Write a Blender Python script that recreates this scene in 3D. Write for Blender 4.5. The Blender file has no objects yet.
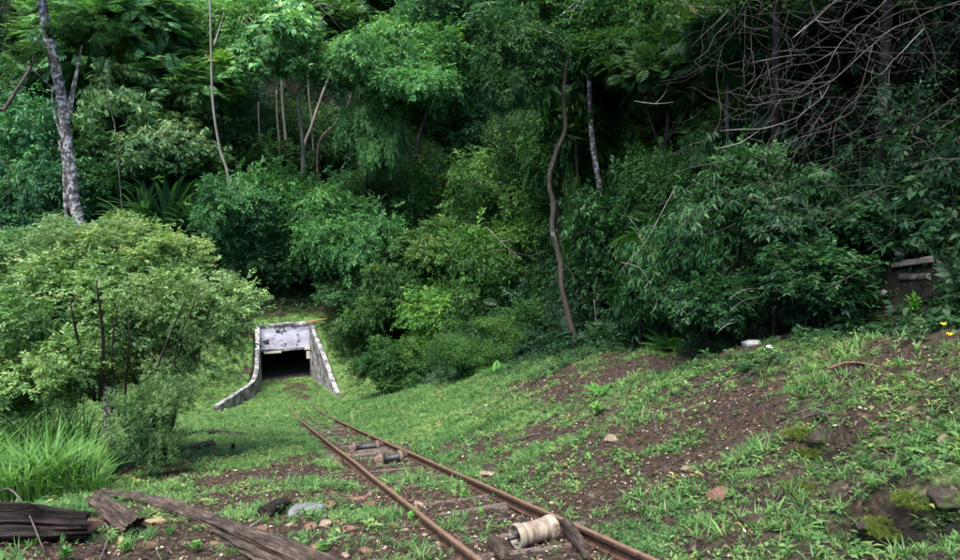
import bpy, bmesh, math, random
import numpy as np
from mathutils import Vector, Matrix
R = math.radians
rng = np.random.default_rng(7)
random.seed(7)
sc = bpy.context.scene
COL = sc.collection

# ------------------------------------------------------------------ frame of reference
# s runs down the incline along the track, t to the right of it; camera stands at s=0, t=0
U = np.array([-.2840, .9588]); V = np.array([.9588, .2840])
PITCH = R(10); F = 800.0; EYE = 1.7
def xy(s, t): return np.stack([s*U[0]+t*V[0], s*U[1]+t*V[1]], -1)
def ray(px, py):
    a, b = px-480.0, 280.0-py
    return np.array([a, F*math.cos(PITCH)+b*math.sin(PITCH), -F*math.sin(PITCH)+b*math.cos(PITCH)])
def at_s(px, py, s):
    d = ray(px, py); k = s/(d[0]*U[0]+d[1]*U[1])
    return Vector((d[0]*k, d[1]*k, EYE+d[2]*k))
def mpp(s): return s/790.0          # metres one photo pixel covers at distance s
def st(p): return (p[0]*U[0]+p[1]*U[1], p[0]*V[0]+p[1]*V[1])

# ------------------------------------------------------------------ noise
def _h(ix, iy, iz, seed):
    n = (ix*374761393 + iy*668265263 + iz*2147483647 + seed*974634777) & 0xffffffff
    n = ((n ^ (n >> 13))*1274126177) & 0xffffffff
    return ((n ^ (n >> 16)) & 0xffff)/65535.0
def noise(x, y, z=0.0, seed=0):
    x, y, z = np.broadcast_arrays(np.asarray(x, float), np.asarray(y, float), np.asarray(z, float))
    ix, iy, iz = [np.floor(a).astype(np.int64) for a in (x, y, z)]
    fx, fy, fz = x-ix, y-iy, z-iz
    fx, fy, fz = [a*a*(3-2*a) for a in (fx, fy, fz)]
    r = 0
    for dx in (0, 1):
        for dy in (0, 1):
            for dz in (0, 1):
                r = r + _h(ix+dx, iy+dy, iz+dz, seed)*(fx if dx else 1-fx)*(fy if dy else 1-fy)*(fz if dz else 1-fz)
    return r
def fbm(x, y, z=0.0, seed=0, o=4):
    r = 0; a = .5; f = 1
    for i in range(o):
        r = r + a*noise(np.asarray(x)*f, np.asarray(y)*f, np.asarray(z)*f, seed+i); a *= .5; f *= 2.03
    return r/(1-.5**o)
def sm(a, b, x):
    u = np.clip((np.asarray(x, float)-a)/(b-a), 0, 1); return u*u*(3-2*u)

# ------------------------------------------------------------------ the lie of the land
def wall_l(s): return np.interp(s, [40, 42, 46, 48, 51, 60], [-3.6, -1.95, -.1, .3, .55, .55])
def wall_r(s): return np.interp(s, [40, 44, 47.5, 51, 60], [4.9, 4.64, 4.3, 3.75, 3.75])
def base(s): return np.interp(s, [-20, 0, 30, 36, 38, 42, 44, 48, 51, 140], [5.98, 0, -8.97, -10.76, -11.3, -12.35, -12.75, -13.2, -13.43, -13.43])
def bt(s): return base(s)-.13*(1-sm(30, 40, s))      # track bed
def hollow(s, t, s0, t0, r, d):
    return -d*np.exp(-(((s-s0)/r)**2+((t-t0)/(r*.8))**2)**1.5)
HOL = [(6.3, 5.45, .30, .30), (5.85, 5.2, .22, .24), (4.8, 4.5, .30, .34), (4.35, 4.5, .30, .40), (4.2, 4.85, .24, .30), (5.3, 4.75, .16, .18), (4.75, 4.95, .25, -.14), (6.4, 5.95, .4, -.12), (5.6, 6.6, .3, .2), (9.8, 8.9, .5, .3), (8.3, 8.8, .4, .3)]
def hollows(s, t): return sum(hollow(s, t, *h) for h in HOL)
def H(s, t, detail=True):
    s = np.asarray(s, float); t = np.asarray(t, float)
    b = base(s)
    z = b.copy() if hasattr(b, 'copy') else b
    z = z - .13*np.exp(-((t-2.35)/1.35)**6)*(1-sm(30, 40, s))
    shoulder = 1.7*(1-.55*sm(22, 40, s))
    z = z + sm(3.1, 9.2, t)*shoulder + .5*np.maximum(t-9.6, 0)*(1-.75*sm(40, 60, s)) + .15*np.maximum(t-9.6,0)*0
    z = z + 1.25*np.exp(-((s-10.8)/2.2)**2)*sm(9.9, 11.2, t)
    # left side
    z = z + .14*np.maximum(-5-t, 0) + .3*np.maximum(-15-t, 0)
    z = z + .42*sm(.2, -2.6, t)*(1-sm(8.5, 12.5, s))
    # embankment round the portal
    out = np.maximum(sm(0.0, .30, wall_l(s)-.02-t), sm(0.0, .30, t-.02-wall_r(s)))
    el = np.interp(s, [42, 46, 48, 51, 51.06], [.02, .75, 1.3, 3.4, 3.4])
    er = np.interp(s, [42, 44, 47.5, 51, 51.06], [.0, .15, 1.75, 3.4, 3.4])
    e = np.where(t < 2.1, el, er)*out
    hill = 3.45+.22*(s-51.06)+.56*np.maximum(s-60, 0)-.5*np.maximum(s-118, 0)
    e = np.where(s > 51.03, hill, e)
    z = z + np.maximum(e, 0)
    if detail:
        away = 1-np.exp(-((t-2.35)/1.1)**2)*(s < 44)*.9
        inpor = ((s > 41) & (s < 52) & (t > -3) & (t < 5.2))
        away = np.where(inpor, .15, away)
        z = z + away*(.26*(fbm(s*.5, t*.5, seed=3)-.5) + .17*(fbm(s*2.1, t*2.1, seed=5)-.5) + .07*(noise(s*6, t*6, seed=6)-.5))
        bank = sm(3.6, 5.2, t)*(1-sm(16, 24, s))
        z = z + bank*.45*(fbm(s*.9, t*.8, seed=11)-.5)
        # eroded hollows in the near bank
        z = z + hollows(s, t)
    return z
def at_ground(px, py):
    d = ray(px, py); sd = d[0]*U[0]+d[1]*U[1]; td = d[0]*V[0]+d[1]*V[1]
    k = np.geomspace(.003, .18, 3000)
    below = (EYE+d[2]*k) < H(sd*k, td*k)
    i = int(np.argmax(below)) if below.any() else len(k)-1
    a, b = k[max(i-1, 0)], k[i]
    for _ in range(20):
        m = .5*(a+b)
        if EYE+d[2]*m < float(H(sd*m, td*m)): b = m
        else: a = m
    return Vector((d[0]*b, d[1]*b, float(H(sd*b, td*b))))
def proj(x, y, z):
    d0, d1, d2 = x, y, z-EYE; f = d1*math.cos(PITCH)-d2*math.sin(PITCH); u = d1*math.sin(PITCH)+d2*math.cos(PITCH)
    return 480+F*d0/f, 280-F*u/f
GAPS = [(0, 15, 42, 62), (60, 100, 128, 168), (245, 60, 300, 118)]   # dark hollows in the forest where no bush grows
def in_gap(x, y, z, m=0):
    a, b = proj(x, y, z); r_ = np.zeros(np.shape(a), bool)
    for g in GAPS: r_ = r_ | ((a > g[0]-m) & (a < g[2]+m) & (b > g[1]-m) & (b < g[3]+m))
    return r_
def gz(p):
    s, t = st(p); return float(H(s, t))

# how green the ground is
def cover(s, t):
    s = np.asarray(s, float); t = np.asarray(t, float)
    c = np.full(np.broadcast(s, t).shape, .62)
    rail = (t > 1.55)&(t < 3.15)
    c = np.where(rail, np.interp(s, [4, 14, 20, 27, 33, 50], [.08, .13, .18, .30, .62, .9]), c)
    near_l = (t <= 1.55)
    c = np.where(near_l, np.interp(s, [3, 7.5, 11, 15, 19, 60], [.06, .16, .46, .66, .88, .95]), c)
    c = np.where(near_l & (t < -3.0) & (s < 14), c*.8, c)
    c = np.where(t >= 3.15, np.interp(s, [3, 10, 18, 26, 60], [.46, .42, .60, .86, .95]), c)
    litter = np.exp(-(((s-14.5)/4.0)**2+((t-8.2)/1.5)**2))
    litter2 = np.exp(-(((s-9.5)/2.5)**2+((t-8.9)/.9)**2))
    beams = np.exp(-(((s-18.5)/2.0)**2+((t+1.5)/1.5)**2))
    portal_dirt = np.exp(-(((s-49.8)/2.6)**2+((t-2.3)/1.0)**2))
    mound = sm(51.5, 53, s)*.5
    c = c-.42*litter-.3*litter2-.45*beams-.5*portal_dirt-mound
    c = c + 1.5*(fbm(s*.75, t*.75, seed=21)-.5) + .6*(noise(s*2.6, t*2.6, seed=22)-.5)
    c = c - .6*sm(9.0, 10.2, t)
    return np.clip(c, 0, 1)

# ------------------------------------------------------------------ materials
def newmat(name):
    m = bpy.data.materials.new(name); m.use_nodes = True
    nt = m.node_tree; nt.nodes.clear(); return m, nt
def N(nt, kind, **kw):
    n = nt.nodes.new(kind)
    for k, v in kw.items():
        if k in n.inputs: n.inputs[k].default_value = v
        else: setattr(n, k, v)
    return n
def ramp(nt, stops, fac):
    r = nt.nodes.new('ShaderNodeValToRGB'); e = r.color_ramp.elements
    while len(e) < len(stops): e.new(.5)
    for el, (p, c) in zip(e, stops):
        el.position = p; el.color = (*c, 1)
    nt.links.new(fac, r.inputs[0]); return r
def leaf_mat(name, stops, gloss=.5, trans=.3, spec=.18):
    m, nt = newmat(name); L = nt.links.new
    a = N(nt, 'ShaderNodeAttribute', attribute_name='tint')
    r = ramp(nt, stops, a.outputs['Fac'])
    oi = nt.nodes.new('ShaderNodeObjectInfo')
    mx = N(nt, 'ShaderNodeMix', data_type='RGBA', blend_type='MULTIPLY'); mx.inputs[0].default_value = 1
    L(r.outputs[0], mx.inputs[6]); L(oi.outputs['Color'], mx.inputs[7])
    c = mx.outputs[2]
    p = N(nt, 'ShaderNodeBsdfPrincipled', Roughness=gloss); p.inputs['Specular IOR Level'].default_value = spec
    L(c, p.inputs['Base Color'])
    tr = nt.nodes.new('ShaderNodeBsdfTranslucent')
    br = N(nt, 'ShaderNodeMix', data_type='RGBA', blend_type='MULTIPLY'); br.inputs[0].default_value = 1
    L(c, br.inputs[6]); br.inputs[7].default_value = (1.25, 1.35, .6, 1); L(br.outputs[2], tr.inputs[0])
    ms = nt.nodes.new('ShaderNodeMixShader'); ms.inputs[0].default_value = trans
    L(p.outputs[0], ms.inputs[1]); L(tr.outputs[0], ms.inputs[2])
    o = nt.nodes.new('ShaderNodeOutputMaterial'); L(ms.outputs[0], o.inputs[0])
    return m
GREEN = [(0, (.013, .042, .014)), (.45, (.050, .116, .036)), (.8, (.118, .20, .060)), (.95, (.18, .25, .085)), (1, (.20, .15, .06))]
M_leaf = leaf_mat('leaf', GREEN)
M_leaf_gloss = leaf_mat('waxy_leaf', GREEN, gloss=.45, spec=.2, trans=.25)
M_leaf_light = leaf_mat('pale_leaf', [(0, (.045, .11, .035)), (.35, (.125, .238, .076)), (.7, (.255, .39, .135)), (.95, (.40, .50, .21)), (1, (.36, .26, .12))], gloss=.45, spec=.25, trans=.3)
M_grass = leaf_mat('grass_blade', [(0, (.045, .115, .035)), (.6, (.095, .205, .055)), (.93, (.17, .29, .085)), (1, (.30, .24, .13))], gloss=.5)
M_litter = leaf_mat('dead_leaf', [(0, (.022, .013, .009)), (.5, (.065, .037, .023)), (.85, (.14, .09, .055)), (.96, (.30, .22, .14)), (1, (.46, .40, .30))], gloss=.6, trans=.05)

def solid(name, stops, scale=4, rough=.85, bump=.4, stretch=(1, 1, 1), detail=8, coord='Object', spec=.3, bscale=None, second=None):
    m, nt = newmat(name); L = nt.links.new
    tc = nt.nodes.new('ShaderNodeTexCoord'); mp = nt.nodes.new('ShaderNodeMapping'); mp.inputs['Scale'].default_value = stretch
    L(tc.outputs[coord], mp.inputs[0])
    n = N(nt, 'ShaderNodeTexNoise', Scale=scale, Detail=detail, Roughness=.65); L(mp.outputs[0], n.inputs[0])
    r = ramp(nt, stops, n.outputs[0]); c = r.outputs[0]
    if second:   # (scale, threshold lo, hi, colour): stains with an edge of their own
        n2 = N(nt, 'ShaderNodeTexNoise', Scale=second[0], Detail=9, Roughness=.7); L(mp.outputs[0], n2.inputs[0])
        r2 = ramp(nt, [(second[1], (0, 0, 0)), (second[2], (1, 1, 1))], n2.outputs[0])
        mx = N(nt, 'ShaderNodeMix', data_type='RGBA'); L(r2.outputs[0], mx.inputs[0]); L(c, mx.inputs[6]); mx.inputs[7].default_value = (*second[3], 1)
        c = mx.outputs[2]
    p = N(nt, 'ShaderNodeBsdfPrincipled', Roughness=rough); p.inputs['Specular IOR Level'].default_value = spec
    L(c, p.inputs['Base Color'])
    nb = N(nt, 'ShaderNodeTexNoise', Scale=bscale or scale*3, Detail=6, Roughness=.6); L(mp.outputs[0], nb.inputs[0])
    b = N(nt, 'ShaderNodeBump', Strength=bump, Distance=.03); L(nb.outputs[0], b.inputs['Height']); L(b.outputs[0], p.inputs['Normal'])
    o = nt.nodes.new('ShaderNodeOutputMaterial'); L(p.outputs[0], o.inputs[0])
    return m
M_bark = solid('bark', [(.3, (.03, .023, .018)), (.7, (.11, .088, .07))], 3, stretch=(1, 1, .35), bump=.8, second=(5, .55, .62, (.22, .24, .21)))
M_bark_dark = solid('dark_bark', [(.3, (.012, .009, .007)), (.7, (.05, .037, .028))], 3, stretch=(1, 1, .3), bump=.8, second=(6, .6, .68, (.08, .11, .06)))
M_bark_lichen = solid('lichen_bark', [(.35, (.04, .034, .03)), (.6, (.12, .10, .095))], 5, bump=.9, second=(8, .50, .56, (.42, .41, .41)))
M_conc_pale = solid('worn_concrete_top', [(.38, (.07, .065, .06)), (.5, (.24, .225, .22)), (.62, (.42, .40, .40))], 3, bump=.6)
M_bark_pale = solid('pale_bark', [(.3, (.13, .11, .09)), (.7, (.30, .26, .22))], 2, stretch=(1, 1, .3), bump=.3)
M_twig = solid('bare_twig', [(.3, (.04, .033, .03)), (.7, (.14, .12, .11))], 4, bump=.2)
M_twig_pale = solid('bleached_twig', [(.3, (.16, .14, .125)), (.7, (.34, .30, .28))], 4, bump=.2)
M_wood_old = solid('weathered_timber', [(.32, (.014, .009, .006)), (.5, (.062, .042, .031)), (.68, (.15, .112, .088))], 17, stretch=(.14, 1, 1), bump=1, bscale=40, detail=5)
M_wood_dark = solid('rotten_timber', [(.38, (.004, .003, .003)), (.52, (.020, .014, .011)), (.68, (.07, .05, .04))], 16, stretch=(.1, 1, 1), bump=1, bscale=30, detail=6)
M_wood_cut = solid('cut_wood', [(.3, (.20, .12, .07)), (.7, (.38, .24, .15))], 12, bump=.4)
M_sleeper = solid('sleeper_wood', [(.3, (.05, .035, .03)), (.7, (.17, .135, .115))], 5, stretch=(1, .1, 1), bump=1, bscale=22)
M_rust = solid('rusty_steel', [(.3, (.035, .019, .013)), (.55, (.085, .044, .026)), (.8, (.17, .095, .058))], 9, rough=.65, bump=.35, spec=.4)
M_rust_top = solid('worn_rail_head', [(.3, (.13, .07, .04)), (.7, (.27, .17, .11))], 12, rough=.5, bump=.2, stretch=(.2, 1, 1), spec=.5)
M_iron = solid('black_iron', [(.3, (.012, .011, .013)), (.7, (.05, .045, .05))], 8, rough=.5, bump=.3, spec=.5)
M_drum = solid('pale_plastic_drum', [(.3, (.12, .085, .06)), (.5, (.25, .19, .14)), (.7, (.38, .33, .27))], 7, rough=.55, bump=.15, stretch=(3, 1, 1), second=(9, .62, .7, (.30, .22, .15)))
M_flange = solid('cream_flange', [(.3, (.22, .17, .11)), (.6, (.38, .34, .27))], 6, rough=.5, bump=.1, second=(8, .52, .62, (.13, .09, .06)))
M_plaster = solid('whitewashed_plaster', [(.3, (.38, .355, .43)), (.6, (.64, .605, .73))], 1.8, bump=.3, second=(1.5, .535, .60, (.05, .047, .042)))
M_conc = solid('mouldy_concrete', [(.36, (.03, .028, .024)), (.5, (.20, .19, .18)), (.64, (.42, .40, .40))], 2.4, bump=.6, second=(1.5, .57, .68, (.03, .035, .02)))
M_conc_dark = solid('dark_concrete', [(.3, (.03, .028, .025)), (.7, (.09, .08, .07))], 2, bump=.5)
M_board = solid('pale_board', [(.3, (.42, .36, .26)), (.7, (.62, .56, .44))], 4, bump=.2)
M_plank = solid('orange_plank', [(.3, (.28, .14, .05)), (.7, (.46, .27, .11))], 5, stretch=(.2, 1, 1), bump=.3)
M_slate = solid('slate', [(.3, (.10, .085, .10)), (.7, (.24, .215, .26))], 5, rough=.55, bump=.4, spec=.5)
M_brick_rock = solid('red_stone', [(.3, (.09, .045, .03)), (.7, (.23, .125, .085))], 7, bump=.5)
M_tan_rock = solid('tan_stone', [(.3, (.13, .09, .065)), (.7, (.34, .26, .19))], 6, bump=.5)
M_yellow_rock = solid('ochre_stone', [(.3, (.18, .13, .06)), (.7, (.36, .28, .15))], 6, bump=.4)
M_dark_rock = solid('dark_stone', [(.3, (.02, .015, .012)), (.7, (.065, .047, .037))], 4, bump=.8, second=(5, .48, .58, (.05, .075, .02)))
M_white_rock = solid('white_stone', [(.3, (.42, .42, .44)), (.7, (.66, .66, .68))], 7, bump=.4)
M_moss = leaf_mat('moss', [(0, (.035, .06, .012)), (.6, (.085, .125, .02)), (1, (.15, .19, .03))], gloss=.8, trans=.1)

def ground_mat():
    m, nt = newmat('soil_and_moss'); L = nt.links.new
    g = nt.nodes.new('ShaderNodeNewGeometry')
    n1 = N(nt, 'ShaderNodeTexNoise', Scale=1.7, Detail=10, Roughness=.7); L(g.outputs['Position'], n1.inputs[0])
    n2 = N(nt, 'ShaderNodeTexNoise', Scale=14, Detail=8, Roughness=.75); L(g.outputs['Position'], n2.inputs[0])
    v = N(nt, 'ShaderNodeTexVoronoi', Scale=24); L(g.outputs['Position'], v.inputs[0])
    soil = ramp(nt, [(.3, (.011, .0075, .0055)), (.5, (.036, .025, .0175)), (.66, (.088, .064, .047))], n2.outputs[0])
    red = N(nt, 'ShaderNodeMix', data_type='RGBA'); rr = ramp(nt, [(.5, (0, 0, 0)), (.66, (.6, .6, .6))], n1.outputs[0])
    L(rr.outputs[0], red.inputs[0]); L(soil.outputs[0], red.inputs[6]); red.inputs[7].default_value = (.05, .023, .013, 1)
    # leaf fragments: cells of the voronoi
    bw = nt.nodes.new('ShaderNodeSeparateColor'); L(v.outputs['Color'], bw.inputs[0])
    fr = ramp(nt, [(.90, (0, 0, 0)), (.93, (.8, .8, .8))], bw.outputs[0])
    frc = ramp(nt, [(0, (.04, .024, .015)), (.7, (.13, .085, .055)), (1, (.26, .20, .14))], bw.outputs[1])
    mf = N(nt, 'ShaderNodeMix', data_type='RGBA'); L(fr.outputs[0], mf.inputs[0]); L(red.outputs[2], mf.inputs[6]); L(frc.outputs[0], mf.inputs[7])
    a = N(nt, 'ShaderNodeAttribute', attribute_name='green')
    add = N(nt, 'ShaderNodeMath', operation='ADD'); L(a.outputs['Fac'], add.inputs[0])
    ms = N(nt, 'ShaderNodeMath', operation='MULTIPLY_ADD'); L(n2.outputs[0], ms.inputs[0]); ms.inputs[1].default_value = .9; ms.inputs[2].default_value = -.5
    L(ms.outputs[0], add.inputs[1])
    gm = ramp(nt, [(.42, (0, 0, 0)), (.72, (.9, .9, .9))], add.outputs[0])
    gc = ramp(nt, [(.3, (.055, .105, .03)), (.55, (.115, .21, .055)), (.8, (.18, .29, .085))], n2.outputs[0])
    mg = N(nt, 'ShaderNodeMix', data_type='RGBA'); L(gm.outputs[0], mg.inputs[0]); L(mf.outputs[2], mg.inputs[6]); L(gc.outputs[0], mg.inputs[7])
    hu = N(nt, 'ShaderNodeAttribute', attribute_name='humus_and_shade'); mh = N(nt, 'ShaderNodeMix', data_type='RGBA'); L(hu.outputs['Fac'], mh.inputs[0]); L(mg.outputs[2], mh.inputs[6])  # mask of forest humus plus shade painted into the bank hollows
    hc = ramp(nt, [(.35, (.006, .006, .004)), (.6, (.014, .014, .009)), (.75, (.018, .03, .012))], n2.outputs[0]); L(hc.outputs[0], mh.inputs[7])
    p = N(nt, 'ShaderNodeBsdfPrincipled', Roughness=.9); p.inputs['Specular IOR Level'].default_value = .25
    L(mh.outputs[2], p.inputs['Base Color'])
    b = N(nt, 'ShaderNodeBump', Strength=.8, Distance=.04); L(n2.outputs[0], b.inputs['Height']); L(b.outputs[0], p.inputs['Normal'])
    o = nt.nodes.new('ShaderNodeOutputMaterial'); L(p.outputs[0], o.inputs[0]); return m
M_ground = ground_mat()

# ------------------------------------------------------------------ object helpers
def props(o, label=None, cat=None, group=None, kind=None):
    if label: o['label'] = label
    if cat: o['category'] = cat
    if group: o['group'] = group
    if kind: o['kind'] = kind
    return o
def link(o, parent=None):
    COL.objects.link(o)
    if parent: o.parent = parent
    return o
def empty(name, loc, label, cat, group=None, rz=0):
    o = bpy.data.objects.new(name, None); o.empty_display_size = .2; link(o); o.location = loc; o.rotation_euler = (0, 0, rz)
    return props(o, label, cat, group)
def quads_mesh(name, Vq, tint, mat):
    """Vq: (n,4,3) quads"""
    n = len(Vq); me = bpy.data.meshes.new(name)
    me.vertices.add(n*4); me.vertices.foreach_set('co', np.ascontiguousarray(Vq, dtype=np.float32).ravel())
    me.loops.add(n*4); me.loops.foreach_set('vertex_index', np.arange(n*4, dtype=np.int32))
    me.polygons.add(n); me.polygons.foreach_set('loop_start', np.arange(0, n*4, 4, dtype=np.int32)); me.polygons.foreach_set('loop_total', np.full(n, 4, dtype=np.int32))
    at = me.attributes.new('tint', 'FLOAT', 'FACE'); at.data.foreach_set('value', np.clip(tint, 0, 1).astype(np.float32))
    me.materials.append(mat); me.update(calc_edges=True)
    return me
def bm_obj(name, bm, mat, parent=None, loc=None, smooth=True):
    me = bpy.data.meshes.new(name); bmesh.ops.recalc_face_normals(bm, faces=bm.faces)
    bm.to_mesh(me); bm.free()
    for mt in (mat if isinstance(mat, (list, tuple)) else [mat]): me.materials.append(mt)
    if smooth: me.polygons.foreach_set('use_smooth', [True]*len(me.polygons))
    o = bpy.data.objects.new(name, me); link(o, parent)
    if loc is not None: o.location = loc
    return o
def catmull(pts, n):
    P = [Vector(p) for p in pts]; P = [P[0]*2-P[1]]+P+[P[-1]*2-P[-2]]; out = []
    for i in range(1, len(P)-2):
        for j in range(n):
            u = j/n; a, b, c, d = P[i-1], P[i], P[i+1], P[i+2]
            out.append(.5*((2*b)+(c-a)*u+(2*a-5*b+4*c-d)*u*u+(3*b-a-3*c+d)*u**3))
    out.append(P[-2]); return out
def tube(bm, pts, rad, sides=8, wob=0.0, seed=0, cap=True):
    rings = []; prev = None
    for i, p in enumerate(pts):
        d = (pts[min(i+1, len(pts)-1)]-pts[max(i-1, 0)]).normalized()
        a = prev if prev is not None else (Vector((1, 0, 0)) if abs(d.x) < .8 else Vector((0, 1, 0)))
        a = (a-d*a.dot(d)).normalized(); b = d.cross(a); prev = a
        r = rad(i/(len(pts)-1)) if callable(rad) else rad[i]
        ring = []
        for k in range(sides):
            th = 2*math.pi*k/sides
            rr = r*(1+wob*(float(noise(p.x*2+math.cos(th)*1.3, p.y*2+math.sin(th)*1.3, p.z*2, seed))-.5)*2)
            ring.append(bm.verts.new(p+a*(rr*math.cos(th))+b*(rr*math.sin(th))))
        rings.append(ring)
    for r0, r1 in zip(rings, rings[1:]):
        for k in range(sides): bm.faces.new((r0[k], r0[(k+1) % sides], r1[(k+1) % sides], r1[k]))
    if cap:
        bm.faces.new(rings[0][::-1]); bm.faces.new(rings[-1])
    return rings
def box(bm, lo, hi, M=None):
    vs = [Vector((x, y, z)) for x in (lo[0], hi[0]) for y in (lo[1], hi[1]) for z in (lo[2], hi[2])]
    if M is not None: vs = [M @ v for v in vs]
    v = [bm.verts.new(p) for p in vs]
    for f in ((0, 1, 3, 2), (4, 6, 7, 5), (0, 4, 5, 1), (2, 3, 7, 6), (0, 2, 6, 4), (1, 5, 7, 3)): bm.faces.new([v[i] for i in f])
    return v

# ------------------------------------------------------------------ leaves
def nrm(a): return a/np.maximum(np.linalg.norm(a, axis=-1, keepdims=True), 1e-9)
def leaf_quads(B, D, Nn, Ln, Wd, droop=.12, fold=.12):
    D = nrm(D); S = nrm(np.cross(D, Nn)); Un = np.cross(S, D)
    Ln = Ln[:, None]; Wd = Wd[:, None]
    mid = B+D*Ln*.45+Un*Wd*fold
    return np.stack([B, mid+S*Wd*.5, B+D*Ln-Un*Ln*droop, mid-S*Wd*.5], 1)
def template(kind, r):
    if kind == 'broad':
        M = 11; u = np.linspace(.08, 1, M); sg = np.where(np.arange(M) % 2, 1, -1)*1.0; sg[-1] = 0
        B = np.stack([u, 0*u, -.25*u*u], 1)+r.normal(0, .02, (M, 3)); D = np.stack([.55+0*u, sg*.9, -.25+r.normal(0, .28, M)], 1)+r.normal(0, .15, (M, 3))
        Nn = np.tile([0, 0, 1.], (M, 1))+r.normal(0, .35, (M, 3)); return leaf_quads(B, D, Nn, r.uniform(.3, .48, M), r.uniform(.13, .2, M))
    if kind == 'fine':
        M = 16; B = r.normal(0, .33, (M, 3)); B[:, 0] += .4; D = r.normal(0, .6, (M, 3))+[.7, 0, -.2]; Nn = np.tile([0, 0, 1.], (M, 1))+r.normal(0, .5, (M, 3))
        return leaf_quads(B, D, Nn, r.uniform(.18, .32, M), r.uniform(.09, .15, M))
    if kind == 'whorl':
        M = 9; a = np.arange(M)*2*np.pi/M+r.normal(0, .15, M); B = np.zeros((M, 3)); D = np.stack([np.cos(a), np.sin(a), -.45+r.normal(0, .2, M)], 1)
        return leaf_quads(B, D, np.tile([0, 0, 1.], (M, 1)), r.uniform(.6, .95, M), r.uniform(.18, .26, M), .3)
    if kind == 'droop':
        M = 9; B = np.stack([r.uniform(0, 1, M), r.normal(0, .15, M), r.normal(0, .12, M)], 1); D = np.stack([r.uniform(-.1, .7, M), r.normal(0, .4, M), -r.uniform(.4, 1, M)], 1)
        Nn = np.stack([np.ones(M), r.normal(0, .4, M), np.full(M, .5)], 1); return leaf_quads(B, D, Nn, r.uniform(.45, .75, M), r.uniform(.13, .2, M), .1)
    if kind in ('pinnate', 'fern'):
        M = 11 if kind == 'pinnate' else 16; u = np.linspace(.12, 1, M); q = .4 if kind == 'pinnate' else .5
        out = []
        for sg in (-1, 1):
            B = np.stack([u, 0*u, q*(.35*u-u*u*.8)], 1); D = np.stack([.35+0*u, sg*np.ones(M), -.15+r.normal(0, .06, M)], 1)
            ln = (.36 if kind == 'pinnate' else .26)*np.sin(np.pi*np.clip(u*.85+.12, 0, 1))+.04
            out.append(leaf_quads(B, D, np.tile([0, 0, 1.], (M, 1)), ln, ln*.34 if kind == 'pinnate' else np.full(M, .055), .05))
        B = np.array([[0, 0, 0.]]); out.append(leaf_quads(B, np.array([[1, 0, -.12]]), np.array([[0, 0, 1.]]), np.array([1.]), np.array([.02]), .12))
        return np.concatenate(out)
    if kind == 'blade':
        M = 11; a = r.uniform(0, 2*np.pi, M); lean = r.uniform(.15, .9, M); B = np.stack([np.cos(a), np.sin(a), 0*a], 1)*r.uniform(0, .18, M)[:, None]
        D = np.stack([np.cos(a)*lean, np.sin(a)*lean, 0*a+.9], 1); Nn = np.stack([-np.cos(a), -np.sin(a), .5+0*a], 1)
        return leaf_quads(B, D, Nn, r.uniform(.5, 1, M), r.uniform(.045, .08, M), .28, 0)
    if kind == 'reed':
        M = 14; a = r.uniform(0, 2*np.pi, M); lean = r.uniform(.05, .45, M); B = np.stack([np.cos(a), np.sin(a), 0*a], 1)*r.uniform(0, .12, M)[:, None]
        D = nrm(np.stack([np.cos(a)*lean, np.sin(a)*lean, 0*a+1], 1)); S = np.stack([-np.sin(a), np.cos(a), 0*a], 1); L = r.uniform(.4, .8, M)[:, None]; W = .011
        mid = B+D*L*.6; D2 = nrm(D+np.stack([np.cos(a), np.sin(a), -.6+0*a], 1)*r.uniform(.3, 1, (M, 1))); tip = mid+D2*L*.5
        return np.concatenate([np.stack([B-S*W*.6, B+S*W*.6, mid+S*W, mid-S*W], 1), np.stack([mid-S*W, mid+S*W, tip+S*W*.1, tip-S*W*.1], 1)])
    if kind == 'herb':
        M = 7; a = np.arange(M)*2.4+r.normal(0, .3, M); h = np.linspace(.05, .5, M); B = np.stack([.05*np.cos(a), .05*np.sin(a), h], 1)
        D = np.stack([np.cos(a), np.sin(a), r.uniform(-.1, .7, M)], 1); return leaf_quads(B, D, np.tile([0, 0, 1.], (M, 1)), r.uniform(.35, .6, M), r.uniform(.17, .3, M), .15)
    if kind == 'flat':
        M = 1; return leaf_quads(np.array([[-.5, 0, 0]]), np.array([[1., 0, r.uniform(-.1, .3)]]), np.array([[0, r.uniform(-.5, .5), 1.]]), np.array([1.]), np.array([r.uniform(.35, .6)]), r.uniform(-.2, .2), r.uniform(-.3, .4))
def instance(kind, P, X, Z, size, tint, seed=1, leaf_jit=.17, variants=8):
    r = np.random.default_rng(seed); T = [template(kind, r) for _ in range(variants)]
    M = T[0].shape[0]; T = np.stack(T)
    X = nrm(X); Y = nrm(np.cross(Z, X)); Z = np.cross(X, Y); Fm = np.stack([X, Y, Z], 2)
    pick = r.integers(0, variants, len(P)); L = T[pick].reshape(len(P), M*4, 3)
    W = np.einsum('nij,nkj->nki', Fm, L)*np.asarray(size)[:, None, None]+P[:, None, :]
    tt = np.repeat(tint, M)+r.normal(0, leaf_jit, len(P)*M)
    return W.reshape(-1, 4, 3), tt
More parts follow.
